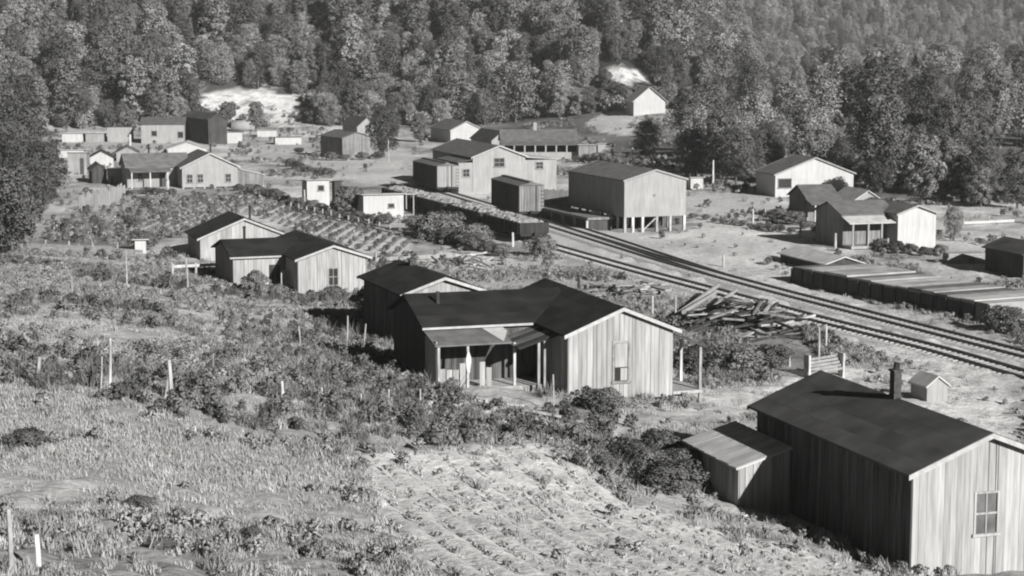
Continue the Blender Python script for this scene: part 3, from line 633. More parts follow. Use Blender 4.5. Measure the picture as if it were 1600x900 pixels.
flatshack('shack', 'small grey shack between two pale shacks in the far left row', 'shack', 134, 222, 28, 14, 4, th=.1, m=M_WALL, roof=M_TIN)
shack('shed', 'low pale gabled shed just behind the raised house roof', 'shed', 262, 240, 60, 8, 10, 5, th=.15, m=M_PAINT, roof=M_TIN)
flatshack('shed', 'little white shed above the striped board shack', 'shed', 92, 246, 38, 12, 3, th=.1, m=M_PAINT, roof=M_TIN)
flatshack('shed', 'pale open shed behind the far left row', 'shed', 240, 188, 42, 10, 4, th=.1, m=M_WALL, roof=M_TIN)
flatshack('shed', 'small white shed left of the pale open shed', 'shed', 136, 192, 16, 14, 3, th=.1, m=M_PAINT, roof=M_TIN)
flatshack('shed', 'grey trackside shed left of the far dark windowed shed', 'shed', 430, 226, 40, 12, 4, th=.2, m=M_PAINT, roof=M_GREYROOF)
flatshack('shed', 'pale lean-to shed right of the tall dark barn', 'shed', 352, 224, 26, 18, 4, th=.15, m=M_PAINT, roof=M_GREYROOF)
shack('shed', 'dark-roofed shed left of the raised house porch', 'shed', 140, 262, 36, 16, 10, 5, th=.2, m=M_PAINT, roof=M_ROOF)
shack('shed', 'grey peaked shed between the far left row and the raised house', 'shed', 182, 252, 34, 14, 9, 5, th=.2, m=M_WALL, roof=M_GREYROOF)
flatshack('shed', 'white low shed below the bare earth bank', 'shed', 402, 214, 30, 11, 4, th=.1, m=M_PAINT, roof=M_TIN)
flatshack('hut', 'white hut left of the garden corner shrub', 'hut', 211, 396, 17, 22, 2, th=.2, m=M_PAINT, roof=M_TIN)
flatshack('shed', 'pale shed right of the depot lean-to', 'shed', 1079, 296, 20, 19, 3, th=.2, m=M_PAINT, roof=M_TIN)
o = empty('tank', tuple(hit(362, 205)), .1, 'white horizontal tank on cradles near the bare earth bank', 'tank')
MB().tube((0,0,1.1), (4.8,0,1.1), 1.15, 1.15, 18).build('shell', M_WHITE, o, True)
for x in (.8, 4): MB().box(x-.2, x+.2, -.9, .9, -.4, .5).build('cradle', M_DARK, o)
# right-hand group
o, W, h, r, s = shack('house', 'white house with broad gable at the foot of the right woods', 'house', 1211, 308, 128, 36, 25, 6.5, th=.25, m=M_PAINT, roof=M_GREYROOF, wins=[(.04,.2,.42,.8)], trim=M_WHITE)
o, W, h, r, s = shack('house', 'small house with shaded porch below the broad white gable', 'house', 1262, 346, 50, 36, 18, 6, th=.2, m=M_GREY, roof=M_GREYROOF, axis='x')
shedroof(-.4, W+.2, -2.2, -.02, h*.82, h*.82, h, h, M_GREYROOF, o, name='porch_roof')
for x in (.1, W*.5, W*.98): post(o, x, -2.0, -.6, h*.83, .16)
o, W, h, r, s = shack('house', 'bright gabled house with a two-post porch at right', 'house', 1402, 389, 64, 56, 12, 9, th=.3, m=M_PAINT, roof=M_GREYROOF, trim=M_WHITE)
wg = prismwall(-4.6, -.02, 2.2, 8, -.5, h*.95, 1.0, 'x', M_GREY, o, 'wing_wall'); gableroof(-4.6, .8, 2.2, 8, h*.95, 1.0, 'x', M_GREYROOF, o, trim=None)
shedroof(-4.9, -.1, .2, 2.15, h*.74, h*.74, h*.92, h*.92, M_TIN, o, name='porch_roof'); MB().box(-4.7, -.05, .2, 2.15, .15, .4).build('porch_floor', M_WHITE, o)
for x in (-4.5, -2.9, -1.5): post(o, x, .35, -.6, h*.75, .16, M_WHITE)
shack('house', 'little white gable peeping out between two porch houses at right', 'house', 1330, 345, 52, 30, 17, 6, th=.2, m=M_WHITE, roof=M_TIN)
shack('shed', 'dark shed cut off by the right edge', 'shed', 1598, 436, 70, 40, 14, 6, th=.3, m=M_DARK, roof=M_ROOF)
# long low platform by the track
a = hit(1546, 507); b_ = hit(1238, 442); th = math.atan2(-(b_[0]-a[0]), b_[1]-a[1]); LL = math.hypot(b_[0]-a[0], b_[1]-a[1])
pf = empty('loading_platform', (a[0], a[1], 0), th, 'long low dark-sided loading platform with pale deck beside the tracks', 'platform')
MB().box(0, 6.5, 0, LL, -.4, 1.25).build('crib', M_WHITE, pf)
n = 16
for k in range(n): MB().box(-.06, -.005, k*LL/n+.03, (k+1)*LL/n-.03, -.3, 1.22-rng.uniform(0, .2)).build('side_panel', M_DARK if k else M_GREY, pf)  # shade of the track side put into the dark panel colour
for k in range(n): MB().box(-.1+rng.uniform(-.05, .05), 6.55, k*LL/n+.02, (k+1)*LL/n-.02, 1.255, 1.31+rng.choice((0, .06, .12))).build('deck_panel', (M_DIRT, M_DIRT, M_TIN, M_GREYROOF)[(k*7//3) % 4], pf)
for k in range(n+1): post(pf, -.13, min(k*LL/n+.1, LL-.1), -.4, 1.2, .14, M_DARK)
o, W, h, r, s = shack('shed_roof', 'low grey shed roof rising behind the far end of the platform', 'shed', 1290, 428, 60, 16, 10, 9, th=.3, m=M_DARK, roof=M_TIN)
o = empty('lumber_stack', tuple(hit(1482, 412)), .1, 'pale stack of sawn lumber near the right edge', 'lumber')
for k in range(5):
    for j in range(3): MB().box(rng.uniform(-.1, .1), 3.4+rng.uniform(-.1, .1), j*.6, j*.6+.56, k*.2-.1, k*.2+.08).build('plank', M_WHITE, o)
# grey board fence behind the nearer boxcar
p0, p1 = hit(850, 328), hit(892, 330); o = empty('board_fence', tuple(p0), math.atan2(p1[1]-p0[1], p1[0]-p0[0]), 'grey board fence between boxcar and stilted warehouse', 'fence'); Lf = math.hypot(p1[0]-p0[0], p1[1]-p0[1])
for k in range(12): MB().box(k*Lf/12, (k+.95)*Lf/12, -.03, .03, -.4, 2.4+rng.uniform(-.1, .1)).build('board', M_WALL, o)
for k in range(4): post(o, .1+k*(Lf-.2)/3, .1, -.5, 2.3)
# little pale outhouse near the big house
shack('outhouse', 'tiny pale outhouse on the bright ground behind the black chimney', 'outhouse', 1448, 628, 36, 26, 14, 1.6, th=.35, m=M_WHITE, roof=M_TIN, ov=.12)

for o, x, y, z0, z1 in ((h4, -2.4, 8.2, 3.2, 4.6), (h5, 5.2, 3.6, 3.0, 4.5), (h6, -3.2, 7.4, 4.0, 5.6), (h6, 4.6, 4.5, 4.0, 5.6)):
    st = MB().tube((x, y, z0), (x, y, z1), .11, .11, 8).build('stove_pipe', M_BLACK, o); MB().tube((x, y, z1-.02), (x, y, z1+.14), .19, .06, 8).build('pipe_cap', M_BLACK, st)
for o, x, y in ((h2, -3.0, 1.9), (h6, -3.0, 1.4)):
    for k in range(2): MB().box(x-.5, x+.5, y-.3*k-.05, y+.22-.3*k, -.5, .02-.18*k).build('step', M_WALL, o)
# ------------------------------------------------------------------ scrap timber and rubbish
def pile(name, label, px, n, rad, lmin, lmax, hgt, m, wd=(.14, .4), seed=1, dirs=None):
    rg = random.Random(seed); c = hit(*px); o = empty(name, tuple(c), 0, label, 'scrap pile')
    for k in range(n):
        x, y = rg.gauss(0, rad[0]), rg.gauss(0, rad[1]); e = max(0, 1-(x/rad[0])**2/5-(y/rad[1])**2/5); zz = e*hgt*rg.uniform(.1, 1); a = rg.uniform(0, math.pi) if dirs is None or rg.random() < .3 else dirs+rg.gauss(0, .3)
        ln = rg.uniform(lmin, lmax); t = rg.uniform(-.22, .22); d = Vector((math.cos(a)*math.cos(t), math.sin(a)*math.cos(t), math.sin(t)))*ln/2
        g = gz(c[0]+x, c[1]+y)-c[2]; mid = Vector((x, y, g+max(zz, abs(d.z)*.75)))
        MB().beam(mid-d, mid+d, rg.uniform(*wd), rg.uniform(.05, .16)).build('timber', m[rg.randrange(len(m))], o)
    return o
pile('timber_pile', 'heap of dark scrap timbers with pale logs beside the nearest track', (1165, 514), 130, (2.3, 2.8), 1.2, 4, 2.0, [M_DARK, M_DARK, M_DARK, M_CAR, M_GREY, M_TIMBER], seed=3, dirs=.9)
pile('rubbish_pile', 'scattered pale planks and rubbish behind the L-shaped house', (985, 458), 60, (2.0, 3.2), .5, 1.9, .9, [M_TIMBER, M_WHITE, M_WHITE, M_GREY], wd=(.25, .8), seed=8)
pile('brush_pile', 'small pile of leaning poles and sticks beside the garden', (735, 416), 34, (1.2, 2.2), .8, 2.8, 1.2, [M_TIMBER, M_POST, M_DARK], wd=(.06, .16), seed=12)
pile('plank_pile', 'loose boards and debris before the porch of the L-shaped house', (800, 650), 26, (1.5, .9), .6, 1.8, .5, [M_BOARD, M_DARK, M_TRIM], wd=(.08, .25), seed=21)
for k, (pa, pb, rr) in enumerate([((1062,500),(1122,466),.2),((1095,510),(1150,474),.17),((1068,508),(1118,478),.16)]):
    a, b_ = hit(*pa), hit(*pb); o = MB().tube((0,0,.5+.2*k), (b_[0]-a[0], b_[1]-a[1], b_[2]-a[2]+1.0), rr, rr*.8, 8).build('log', M_WHITE); o.location = tuple(a)
    tag(o, ['pale log at the left of the timber heap', 'pale log lying highest on the timber heap', 'thin pale log between the two larger ones'][k], 'log', 'pale logs on the timber heap')

# ------------------------------------------------------------------ posts and poles
def fpost(px, py, hpx, label, lean=0., r=.06, group='weathered fence posts', cat='fence post', m=M_POST, double=False):
    p = hit(px, py); h = hpx*p[1]/F; o = MB().tube((0,0,-.4), (lean*h,0,h), r*1.15, r*.85, 7, bend=.03)
    if double: o.tube((-.3,.05,-.4), (lean*h-.02,.05,h*.6), r*.8, r*.6, 6)
    o = o.build('fence_post', m); o.location = tuple(p); return tag(o, label, cat, group)
fpost(16, 890, 100, 'dark fence post at the bottom left corner', .0, .055, m=M_TIE); fpost(58, 884, 52, 'short pale post beside the dark corner post', 0, .07)
fpost(53, 604, 48, 'pale leaning post at the far left of the weedy slope', .22, .07); fpost(170, 618, 92, 'tall crooked pole standing in the weeds at left', .05, .05)
fpost(155, 615, 60, 'thin stake just left of the tall crooked pole', .1, .03)
fpost(268, 626, 66, 'stout braced double post in the weedy slope', -.04, .08, double=True); fpost(440, 634, 40, 'short pale post in the weeds right of the braced post', .03, .06)
fpost(541, 540, 48, 'pale stake in the weeds beside the shadowed house wall', .06, .05); fpost(566, 545, 40, 'leaning stake against the shadowed house wall', .15, .05)
fpost(198, 450, 60, 'thin bare sapling pole beside the pale track at left', .0, .05, m=M_TIE); fpost(294, 455, 52, 'pale forked stake in front of the pale L-shaped house', -.05, .07)
fpost(605, 635, 28, 'little stake at the edge of the weeds above the field', .1, .03); fpost(864, 645, 62, 'thin upright stake before the L-shaped house corner', .0, .04, m=M_TIE)
fpost(1055, 500, 38, 'post behind the ridge of the L-shaped house', 0, .08); fpost(1019, 492, 30, 'left post of the pair behind the house ridge', 0, .08)
fpost(1279, 562, 52, 'pale post on the bare yard below the tracks', 0, .07); fpost(1290, 548, 42, 'pale post just behind its taller neighbour below the tracks', 0, .07)
fpost(1233, 570, 28, 'short post left of the yard gate', 0, .07); fpost(1130, 418, 20, 'white post beside the merging siding', 0, .12); fpost(801, 385, 22, 'white post beside the nearest gondola car', 0, .12, m=M_CLOTH)
fpost(757, 392, 24, 'grey post left of the white post by the gondola', 0, .1); fpost(904, 455, 26, 'black stump post beside the pale rubbish', 0, .12, m=M_BLACK)
fpost(370, 372, 18, 'dark stake at the edge of the furrowed garden', 0, .07, m=M_TIE); fpost(476, 330, 34, 'white post in front of the tall pale shack', 0, .09)
fpost(1176, 352, 26, 'white post on the bright road right of the warehouse', 0, .12); fpost(1250, 372, 28, 'post in the yard of the porch house at right', 0, .1); fpost(1305, 388, 24, 'post below the bright gabled house porch', 0, .12)
fpost(330, 585, 34, 'thin leaning stake right of the braced double post', .12, .035); fpost(505, 636, 32, 'thin stake left of the dark weed belt', -.06, .035); fpost(562, 640, 26, 'low stake inside the dark weed belt', .1, .03)
fpost(655, 642, 36, 'stake in the weeds below the left porch corner', .05, .035); fpost(112, 470, 40, 'thin dark pole on the upper left slope', .02, .04, m=M_TIE); fpost(470, 545, 36, 'pale stake on the slope left of the shadowed wall', -.08, .04)
def pole(px, py, hpx, label, r=.13, m=M_POST, arm=True):
    p = hit(px, py); h = hpx*p[1]/F; o = empty('utility_pole', tuple(p), .3, label, 'utility pole', 'tall poles in the camp'); MB().tube((0,0,-.5), (0,0,h), r*1.2, r*.8, 8).build('pole', m, o)
    if arm: MB().box(-.8, .8, -.06, .06, h-.7, h-.55).build('crossarm', m, o)
pole(1114, 290, 40, 'pale pole at the edge of the woods right of the warehouse', arm=False); pole(204, 248, 38, 'tall white pole beside the raised house roof', .22, M_CLOTH, False)
pole(988, 252, 26, 'slim white pole right of the whitewashed shack', .14, M_CLOTH, False); pole(607, 252, 34, 'dark slim pole near the village tree', .1, M_TIE, False)
# picket fence at left
pp = hits([(125,330),(150,326),(175,318),(196,312)]); o = empty('picket_fence', tuple(pp[0]), 0, 'weathered picket fence in front of the dark peaked shed', 'fence')
tot = 0; segs = np.r_[0, np.cumsum(np.hypot(*np.diff(pp[:, :2], axis=0).T))]
for s in np.arange(0, segs[-1], .42):
    x = np.interp(s, segs, pp[:, 0])-pp[0][0]; y = np.interp(s, segs, pp[:, 1])-pp[0][1]; z = gz(x+pp[0][0], y+pp[0][1])-pp[0][2]; hh = rng.uniform(1.5, 2.2)
    MB().box(x-.09, x+.09, y-.02, y+.02, z-.3, z+hh).build('picket', M_WALL, o)
# rail fence left of the pale L-shaped house
a, b_ = hit(270, 434), hit(342, 430); o = empty('rail_fence', tuple(a), 0, 'single pale rail fence left of the pale L-shaped house', 'fence')
d = b_-a; MB().beam((0,0,.9), (d[0],d[1],d[2]+.9), .08, .22).build('rail', M_POST, o)
for t in (0, .5, 1): MB().beam((d[0]*t,d[1]*t+.1,d[2]*t-.4), (d[0]*t,d[1]*t+.1,d[2]*t+1.1), .14, .14).build('post', M_POST, o)
# long pale fences
def boardfence(pp, h, step, wd, label, m=M_WALL, gap=.2):
    pp = hits(pp); o = empty('board_fence', tuple(pp[0]), 0, label, 'fence', 'low fences of the camp'); sg = np.r_[0, np.cumsum(np.hypot(*np.diff(pp[:, :2], axis=0).T))]
    def at(u): x = np.interp(u, sg, pp[:, 0]); y = np.interp(u, sg, pp[:, 1]); return Vector((x-pp[0][0], y-pp[0][1], gz(x, y)-pp[0][2]))
    for u in np.arange(0, sg[-1]-step, step):
        a, b = at(u), at(u+step)
        for k in range(int(h/(wd+gap*wd))):
            z = .1+k*wd*(1+gap)+rng.uniform(-.03, .03); MB().beam(a+Vector((0,0,z+wd/2)), b+Vector((0,0,z+wd/2+rng.uniform(-.04, .04))), .03, wd).build('board', m, o)
        MB().beam(a+Vector((0,.07,-.4)), a+Vector((0,.07,h+rng.uniform(.05, .3))), .12, .12).build('post', M_TIE, o)
boardfence([(36,392),(140,398),(246,405)], 1.0, 2.6, .3, 'long low pale board fence along the left track')
boardfence([(588,409),(680,406),(764,402)], .55, 3.0, .35, 'pale plank fence running right from the pale L-shaped house')
boardfence([(1196,340),(1300,362),(1405,398)], .9, 2.6, .16, 'rickety rail fence below the right-hand porch houses', gap=1.2)
boardfence([(1506,352),(1600,348)], .9, 3.2, .3, 'white rail fence by the woods at the right edge', m=M_PAINT, gap=1.)
boardfence([(455,330),(545,352),(640,372)], .9, 2.6, .12, 'thin wire-like rail fence along the upper garden edge', gap=2.)
# steps / gate boards on the bright yard
a = hit(1262, 588); o = empty('board_gate', tuple(a), .35, 'pale broken board gate lying on the bright yard', 'gate')
for k in range(5): MB().beam((0,k*.12,.15+k*.17), (2.4,k*.12,.35+k*.17), .03, .14).build('board', M_WALL, o)
for x in (.1, 2.3): MB().box(x-.06, x+.06, -.05, .55, -.3, 1.2).build('post', M_POST, o)

# ------------------------------------------------------------------ vegetation
def leafmesh(name, lobes, per, size, m, seed, trunk=None, flat_=.0):
    """leaf-sized diamonds on the outside of many lobes; lobes = (x,y,z,r)"""
    rg = np.random.default_rng(seed); C = []; Nn = []
    for (x, y, z, r) in lobes:
        d = rg.normal(size=(per, 3)); d /= np.linalg.norm(d, axis=1)[:, None]; d[:, 2] = np.where(d[:, 2] < -.35, -d[:, 2], d[:, 2])
        rr = r*(1-.38*rg.random(per)**2)[:, None]; C.append(np.array([x, y, z])+d*rr*np.array([1, 1, .85])); Nn.append(d)
    C = np.concatenate(C); Nn = np.concatenate(Nn); n = len(C)
    D0 = Nn.copy(); Nn = Nn+rg.normal(size=(n, 3))*.5; Nn /= np.linalg.norm(Nn, axis=1)[:, None]
    u = np.cross(Nn, rg.normal(size=(n, 3))); u /= np.linalg.norm(u, axis=1)[:, None]; v = np.cross(Nn, u); s = size*(.6+.8*rg.random(n))[:, None]
    V = np.stack([C-u*s*.6, C-v*s*.42, C+u*s*.6, C+v*s*.42], 1).reshape(-1, 3)
    me = bpy.data.meshes.new(name); me.vertices.add(4*n); me.vertices.foreach_set('co', V.astype(np.float32).ravel()); me.loops.add(4*n); me.loops.foreach_set('vertex_index', np.arange(4*n, dtype=np.int32))
    me.polygons.add(n); me.polygons.foreach_set('loop_start', np.arange(0, 4*n, 4, dtype=np.int32)); me.update(calc_edges=True); me.materials.append(m)
    ctr = C.mean(0); og = C-ctr; og /= np.linalg.norm(og, axis=1)[:, None]+1e-6
    sn = D0*.65+og*.35+rg.normal(size=(n, 3))*.38; sn /= np.linalg.norm(sn, axis=1)[:, None]
    me.polygons.foreach_set('use_smooth', np.ones(n, bool)); me.normals_split_custom_set_from_vertices(np.repeat(sn, 4, 0).tolist()); return me
def crownlobes(wd, z0, z1, n, seed, conic=0., r=(.16, .28)):
    rg = random.Random(seed); out = []
    for k in range(n):
        t = ((k+.5)/n)**.85; z = z0+(z1-z0)*t; pr = math.sin(math.pi*min(1, .12+.8*t))**.6 if not conic else (1-t)*.95+.06
        a = k*2.39996+rg.uniform(-.5, .5); e = wd/2*pr*rg.uniform(.35, .85); rad = wd*rg.uniform(*r)*(1 if not conic else .35+.65*(1-t))
        out.append((math.cos(a)*e, math.sin(a)*e, z, rad))
    return out
def trunkmesh(name, h, r, seed, spread=1.6):
    rg = random.Random(seed); mb = MB().tube((0,0,-.8), (rg.uniform(-.3,.3), rg.uniform(-.3,.3), h), r, r*.35, 7, bend=.12)
    for k in range(5):
        a = k*1.3+rg.uniform(-.4, .4); z = h*rg.uniform(.35, .8); mb.tube((0,0,z), (math.cos(a)*spread, math.sin(a)*spread, z+rg.uniform(.8, 2)), r*.4, r*.12, 5)
    return mb.mesh(name, M_TRUNK)
TREES = []
for k in range(8):
    wd = (7.5, 8.5, 6.5, 9, 7, 6, 8, 5.5)[k]; ht = (12, 11.5, 13, 11, 10, 14, 12.5, 13)[k]; cn = 1 if k == 7 else 0
    TREES.append((trunkmesh('trunk', ht*.8, .26, k), leafmesh('crown', crownlobes(wd, ht*.07, ht*.93, 46 if not cn else 36, k+40, cn, (.11, .25)), 130, .3, M_LEAFD if k in (4, 7) else M_LEAF, k)))
NEART = []
for k in range(3):
    wd = (7, 6, 8)[k]; ht = (10, 9, 11)[k]
    NEART.append((trunkmesh('trunk', ht*.75, .24, 60+k), leafmesh('crown', crownlobes(wd, ht*.12, ht*.93, 80, k+80, 0, (.09, .18)), 170, .2, M_LEAFD if k == 0 else M_LEAF, 70+k)))
def tree(kind, p, s, rz, label, group, name='forest_tree', sxy=1.):
    o = empty(name, tuple(p), rz, label, 'tree', group); o.scale = (s*sxy, s*sxy, s); link('trunk', kind[0], o); link('crown', kind[1], o); return o
HIDE = [(318,136,455,205,436),(945,100,1008,136,450),(828,102,842,115,450),(885,134,1048,204,388),(1195,240,1345,310,262),(1325,296,1480,390,240)]   # openings: nothing taller stands in front of these
spots = []
TS = 4.7
for y in np.r_[np.arange(330, 640, TS), np.arange(640, 1330, 7.)]:
    for x in np.arange(-300, 520, TS):
        xx = x+rng.uniform(-.42, .42)*TS; yy = y+rng.uniform(-.42, .42)*TS
        if abs(xx) > yy*.40+20: continue
        e = yy-float(yedge(xx))
        if e < -20 or e > 165: continue
        spots.append((xx, yy))
# wood on the right, nearer
for y in np.arange(225, 440, 6.6):
    for x in np.arange(20, 170, 6.6):
        xx = x+rng.uniform(-.42, .42)*6.6; yy = y+rng.uniform(-.42, .42)*6.6; e = (xx-24)+(yy-262)*.35
        if e < 4 or xx > yy*.42+15 or yy > float(yedge(xx))-3 or e > 34 or (np.hypot((xx-27)/16, (yy-390)/40) < 1): continue
        spots.append((xx, yy))
for y in np.arange(300, 1130, 11):
    for x in np.arange(50, 470, 11):
        xx = x+rng.uniform(-.4, .4)*10; yy = y+rng.uniform(-.4, .4)*10; e = (xx-24)+(yy-262)*.35
        if e <= 34 or xx > yy*.45+15 or yy > float(yedge(xx))-18: continue
        spots.append((xx, yy))
for y in np.arange(165, 400, 7):           # wood on the left edge
    for x in np.arange(-190, -40, 7):
        xx = x+rng.uniform(-.4, .4)*7; yy = y+rng.uniform(-.4, .4)*7
        if -xx-.245*yy < 3 or yy > float(yedge(xx))-3 or -xx > .42*yy+15: continue
        spots.append((xx, yy))
spots = np.array(spots); zs = ground(spots[:, 0], spots[:, 1]); cand = []
for (x, y), z in zip(spots, zs):
    k = rng.randrange(8); s = rng.choice((.4, .5, .55, .6, .65, .7, .8, .9, 1.1))*rng.uniform(.93, 1.07)
    if y > 560: s *= .95
    ht = 13*s; u, v, d = proj(x, y, z); u2, v2, _ = proj(x, y, z+ht); hw = 3.4*s*F/d; bad = False
    for (a, b, c, e, yd) in HIDE:
        if u+hw*.7 > a and u-hw*.7 < c and v2 < e and v > b and y < yd: bad = True
    # keep the roofs of the village clear
    if 180 < u < 980 and v > 214 and y < 420: bad = True
    if bad: continue
    for t in np.arange(4, 30, 3.):
        if ht-t*math.tan(R(SUN_EL)) < 3: break
        qx, qy = np.array([x-t*sd.x/math.cos(R(SUN_EL))]), np.array([y-t*sd.y/math.cos(R(SUN_EL))])
        if inpoly(qx, qy, Z_BARE[0])[0] or inpoly(qx, qy, Z_BARE[1])[0] or math.hypot((qx[0]-26)/7, (qy[0]-392)/9) < 1: bad = True
    if bad: continue
    vis = -hw < u < 1600+hw and v2 < 900 and v > 0
    cand.append((vis, s/d, x, y, z, k, s, u, v))
vis = sorted([c for c in cand if c[0]], key=lambda c: -c[1]); ind = vis[:290]; rest = vis[290:]+[c for c in cand if not c[0]]
for c in ind:
    right = c[2] > 20 and c[3] < 420; left = c[7] < 230 and c[3] < 400
    look = ('full rounded', 'broad spreading', 'tall oval', 'very broad', 'small dark rounded', 'tall slim', 'high-crowned', 'dark pointed')[c[5]]+(' little' if c[6] < .6 and c[5] != 4 else '')
    if right:
        gp = 'trees of the dark right-hand wood'; where = 'behind the stilted warehouse' if c[7] < 1080 else 'between warehouse and broad white gable' if c[7] < 1210 else 'behind the broad white gable' if c[7] < 1350 else 'behind the bright gabled house' if c[7] < 1480 else 'at the right picture edge'
        where += ', front row' if c[3] < 260 else ', deeper in' if c[3] > 310 else ''
    elif left:
        gp = 'trees along the left edge'; where = 'cut by the left edge' if c[7] < 45 else 'at the left edge beside the far left row'; where += ', nearer' if c[3] < 260 else ', beyond' if c[3] > 330 else ''
    else:
        gp = 'trees on the wooded hillside'; where = ('above the left corner of the camp', 'left of the bare earth bank', 'above the bare earth bank', 'right of the bare earth bank', 'above the dark village tree', 'above the far white house', 'above the long porch building', 'around the white cottage', 'above the stilted warehouse', 'on the hill at right')[int(np.searchsorted((120, 300, 460, 560, 680, 780, 900, 1050, 1200), c[7]))]
        e = c[3]-float(yedge(c[2])); where += ', hill foot' if e < -8 else ', lower slope' if e < 8 else ', upper slope' if e > 28 else ', mid slope'
    lb = look+' tree '+where
    kd = TREES[c[5]] if c[3] > 300 else NEART[c[5] % 3]
    tree(kd, (c[2], c[3], c[4]), c[6], rng.uniform(0, 6.3), lb, gp, sxy=rng.uniform(.85, 1.2))

def scatter(name, pts, zrot, scl, idx, sources, label, cat=None, parent=None):
    """one object of uncountable vegetation: points carrying small source meshes"""
    me = bpy.data.meshes.new(name); n = len(pts); me.vertices.add(n); me.vertices.foreach_set('co', np.asarray(pts, np.float32).ravel())
    at = me.attributes.new('rot', 'FLOAT_VECTOR', 'POINT'); at.data.foreach_set('vector', np.asarray(zrot, np.float32).ravel())
    at = me.attributes.new('scl', 'FLOAT', 'POINT'); at.data.foreach_set('value', np.asarray(scl, np.float32))
    at = me.attributes.new('idx', 'INT', 'POINT'); at.data.foreach_set('value', np.asarray(idx, np.int32))
    sc_ = bpy.data.collections.new(name+'_sources')
    for i, s in enumerate(sources):
        o = bpy.data.objects.new('%s_source_%02d' % (name, i), s); sc_.objects.link(o)
    ng = bpy.data.node_groups.new(name, 'GeometryNodeTree'); ng.interface.new_socket('Geometry', in_out='INPUT', socket_type='NodeSocketGeometry'); ng.interface.new_socket('Geometry', in_out='OUTPUT', socket_type='NodeSocketGeometry')
    N = ng.nodes; L = ng.links; gi = N.new('NodeGroupInput'); go = N.new('NodeGroupOutput'); ip = N.new('GeometryNodeInstanceOnPoints'); ci = N.new('GeometryNodeCollectionInfo')
    ci.inputs['Collection'].default_value = sc_; ci.inputs['Separate Children'].default_value = True; ci.inputs['Reset Children'].default_value = True
    def na(nm, ty):
        a = N.new('GeometryNodeInputNamedAttribute'); a.data_type = ty; a.inputs['Name'].default_value = nm; return a.outputs[0]
    ip.inputs['Pick Instance'].default_value = True
    er = N.new('FunctionNodeEulerToRotation'); L.new(na('rot', 'FLOAT_VECTOR'), er.inputs[0]); L.new(er.outputs[0], ip.inputs['Rotation'])
    L.new(gi.outputs[0], ip.inputs['Points']); L.new(ci.outputs[0], ip.inputs['Instance']); L.new(na('scl', 'FLOAT'), ip.inputs['Scale']); L.new(na('idx', 'INT'), ip.inputs['Instance Index']); L.new(ip.outputs[0], go.inputs[0])
    o = link(name, me); md = o.modifiers.new('scatter', 'NODES'); md.node_group = ng; return tag(o, label, cat, kind='stuff')
def rots(n, tilt=.12): return np.c_[nrg.normal(0, tilt, n), nrg.normal(0, tilt, n), nrg.random(n)*6.283]
fc = []
for tr, cr in TREES:      # far copies: trunk and crown joined
    v = [tuple(a.co) for a in tr.vertices]; f = [tuple(p.vertices) for p in tr.polygons]; b = len(v)
    v += [tuple(a.co) for a in cr.vertices]; f += [tuple(i+b for i in p.vertices) for p in cr.polygons]
    me = bpy.data.meshes.new('far_tree'); me.from_pydata(v, [], f); me.materials.append(tr.materials[0]); me.materials.append(cr.materials[0])
    me.polygons.foreach_set('material_index', [0]*len(tr.polygons)+[1]*len(cr.polygons)); fc.append(me)
if rest:
    scatter('hillside_forest', [(c[2], c[3], c[4]) for c in rest], rots(len(rest), .04), [c[6] for c in rest], [c[5] for c in rest], fc, 'dense far woods covering the upper hillside', 'forest')

UND = [leafmesh('brush', crownlobes(3.2, .3, 2.2, 20, 500+k, 0, (.13, .24)), 60, .3, M_LEAF if k else M_LEAFD, 510+k) for k in range(3)]
ux = nrg.uniform(-190, 230, 9000); uy = nrg.uniform(395, 640, 9000); e = uy-yedge(ux); k_ = (e > -19) & (e < 120) & (np.abs(ux) < .4*uy)
for P in Z_BARE: k_ &= softpoly(ux, uy, P, 2.5) < .05
k_ &= np.hypot((ux-27)/14, (uy-388)/16) > 1
ux, uy = ux[k_], uy[k_]
scatter('understory_brush', np.c_[ux, uy, ground(ux, uy)], rots(len(ux), .1), .5+.9*nrg.random(len(ux)), nrg.integers(0, 3, len(ux)), UND, 'low brush under the hillside trees', 'brush')

# single trees inside the camp
for (px, py, hpx, k, lb, nm) in [
    (600, 246, 84, 0, 'dark spreading tree in the village beside the white gable', 'village_tree'), (655, 222, 45, 1, 'small tree left of the far white house', 'village_tree'),
    (400, 205, 46, 1, 'round bush-like tree in front of the bare earth bank', 'village_tree'), (1150, 288, 92, 2, 'tall rounded tree right of the warehouse', 'village_tree'),
    (1082, 280, 78, 0, 'dark tree directly behind the warehouse gable', 'village_tree'), (1010, 250, 62, 2, 'loose-crowned tree below the white cottage', 'village_tree'),
    (1375, 300, 150, 0, 'tall dark tree behind the right-hand houses', 'village_tree'), (1440, 320, 110, 1, 'dark leafy tree behind the bright gabled house', 'village_tree'),
    (20, 395, 120, 1, 'dark leafy tree at the left edge above the pale track', 'village_tree'), (70, 330, 110, 2, 'tree at the left edge beside the picket fence', 'village_tree'), (1490, 372, 50, 2, 'pale bushy tree against the bright gabled house', 'village_tree')]:
    p = hit(px, py); h = hpx*p[1]/F; hk = (10, 9, 11)[k]; tree(NEART[k], p, h/hk, rng.uniform(0, 6), lb, 'trees standing among the buildings', nm)

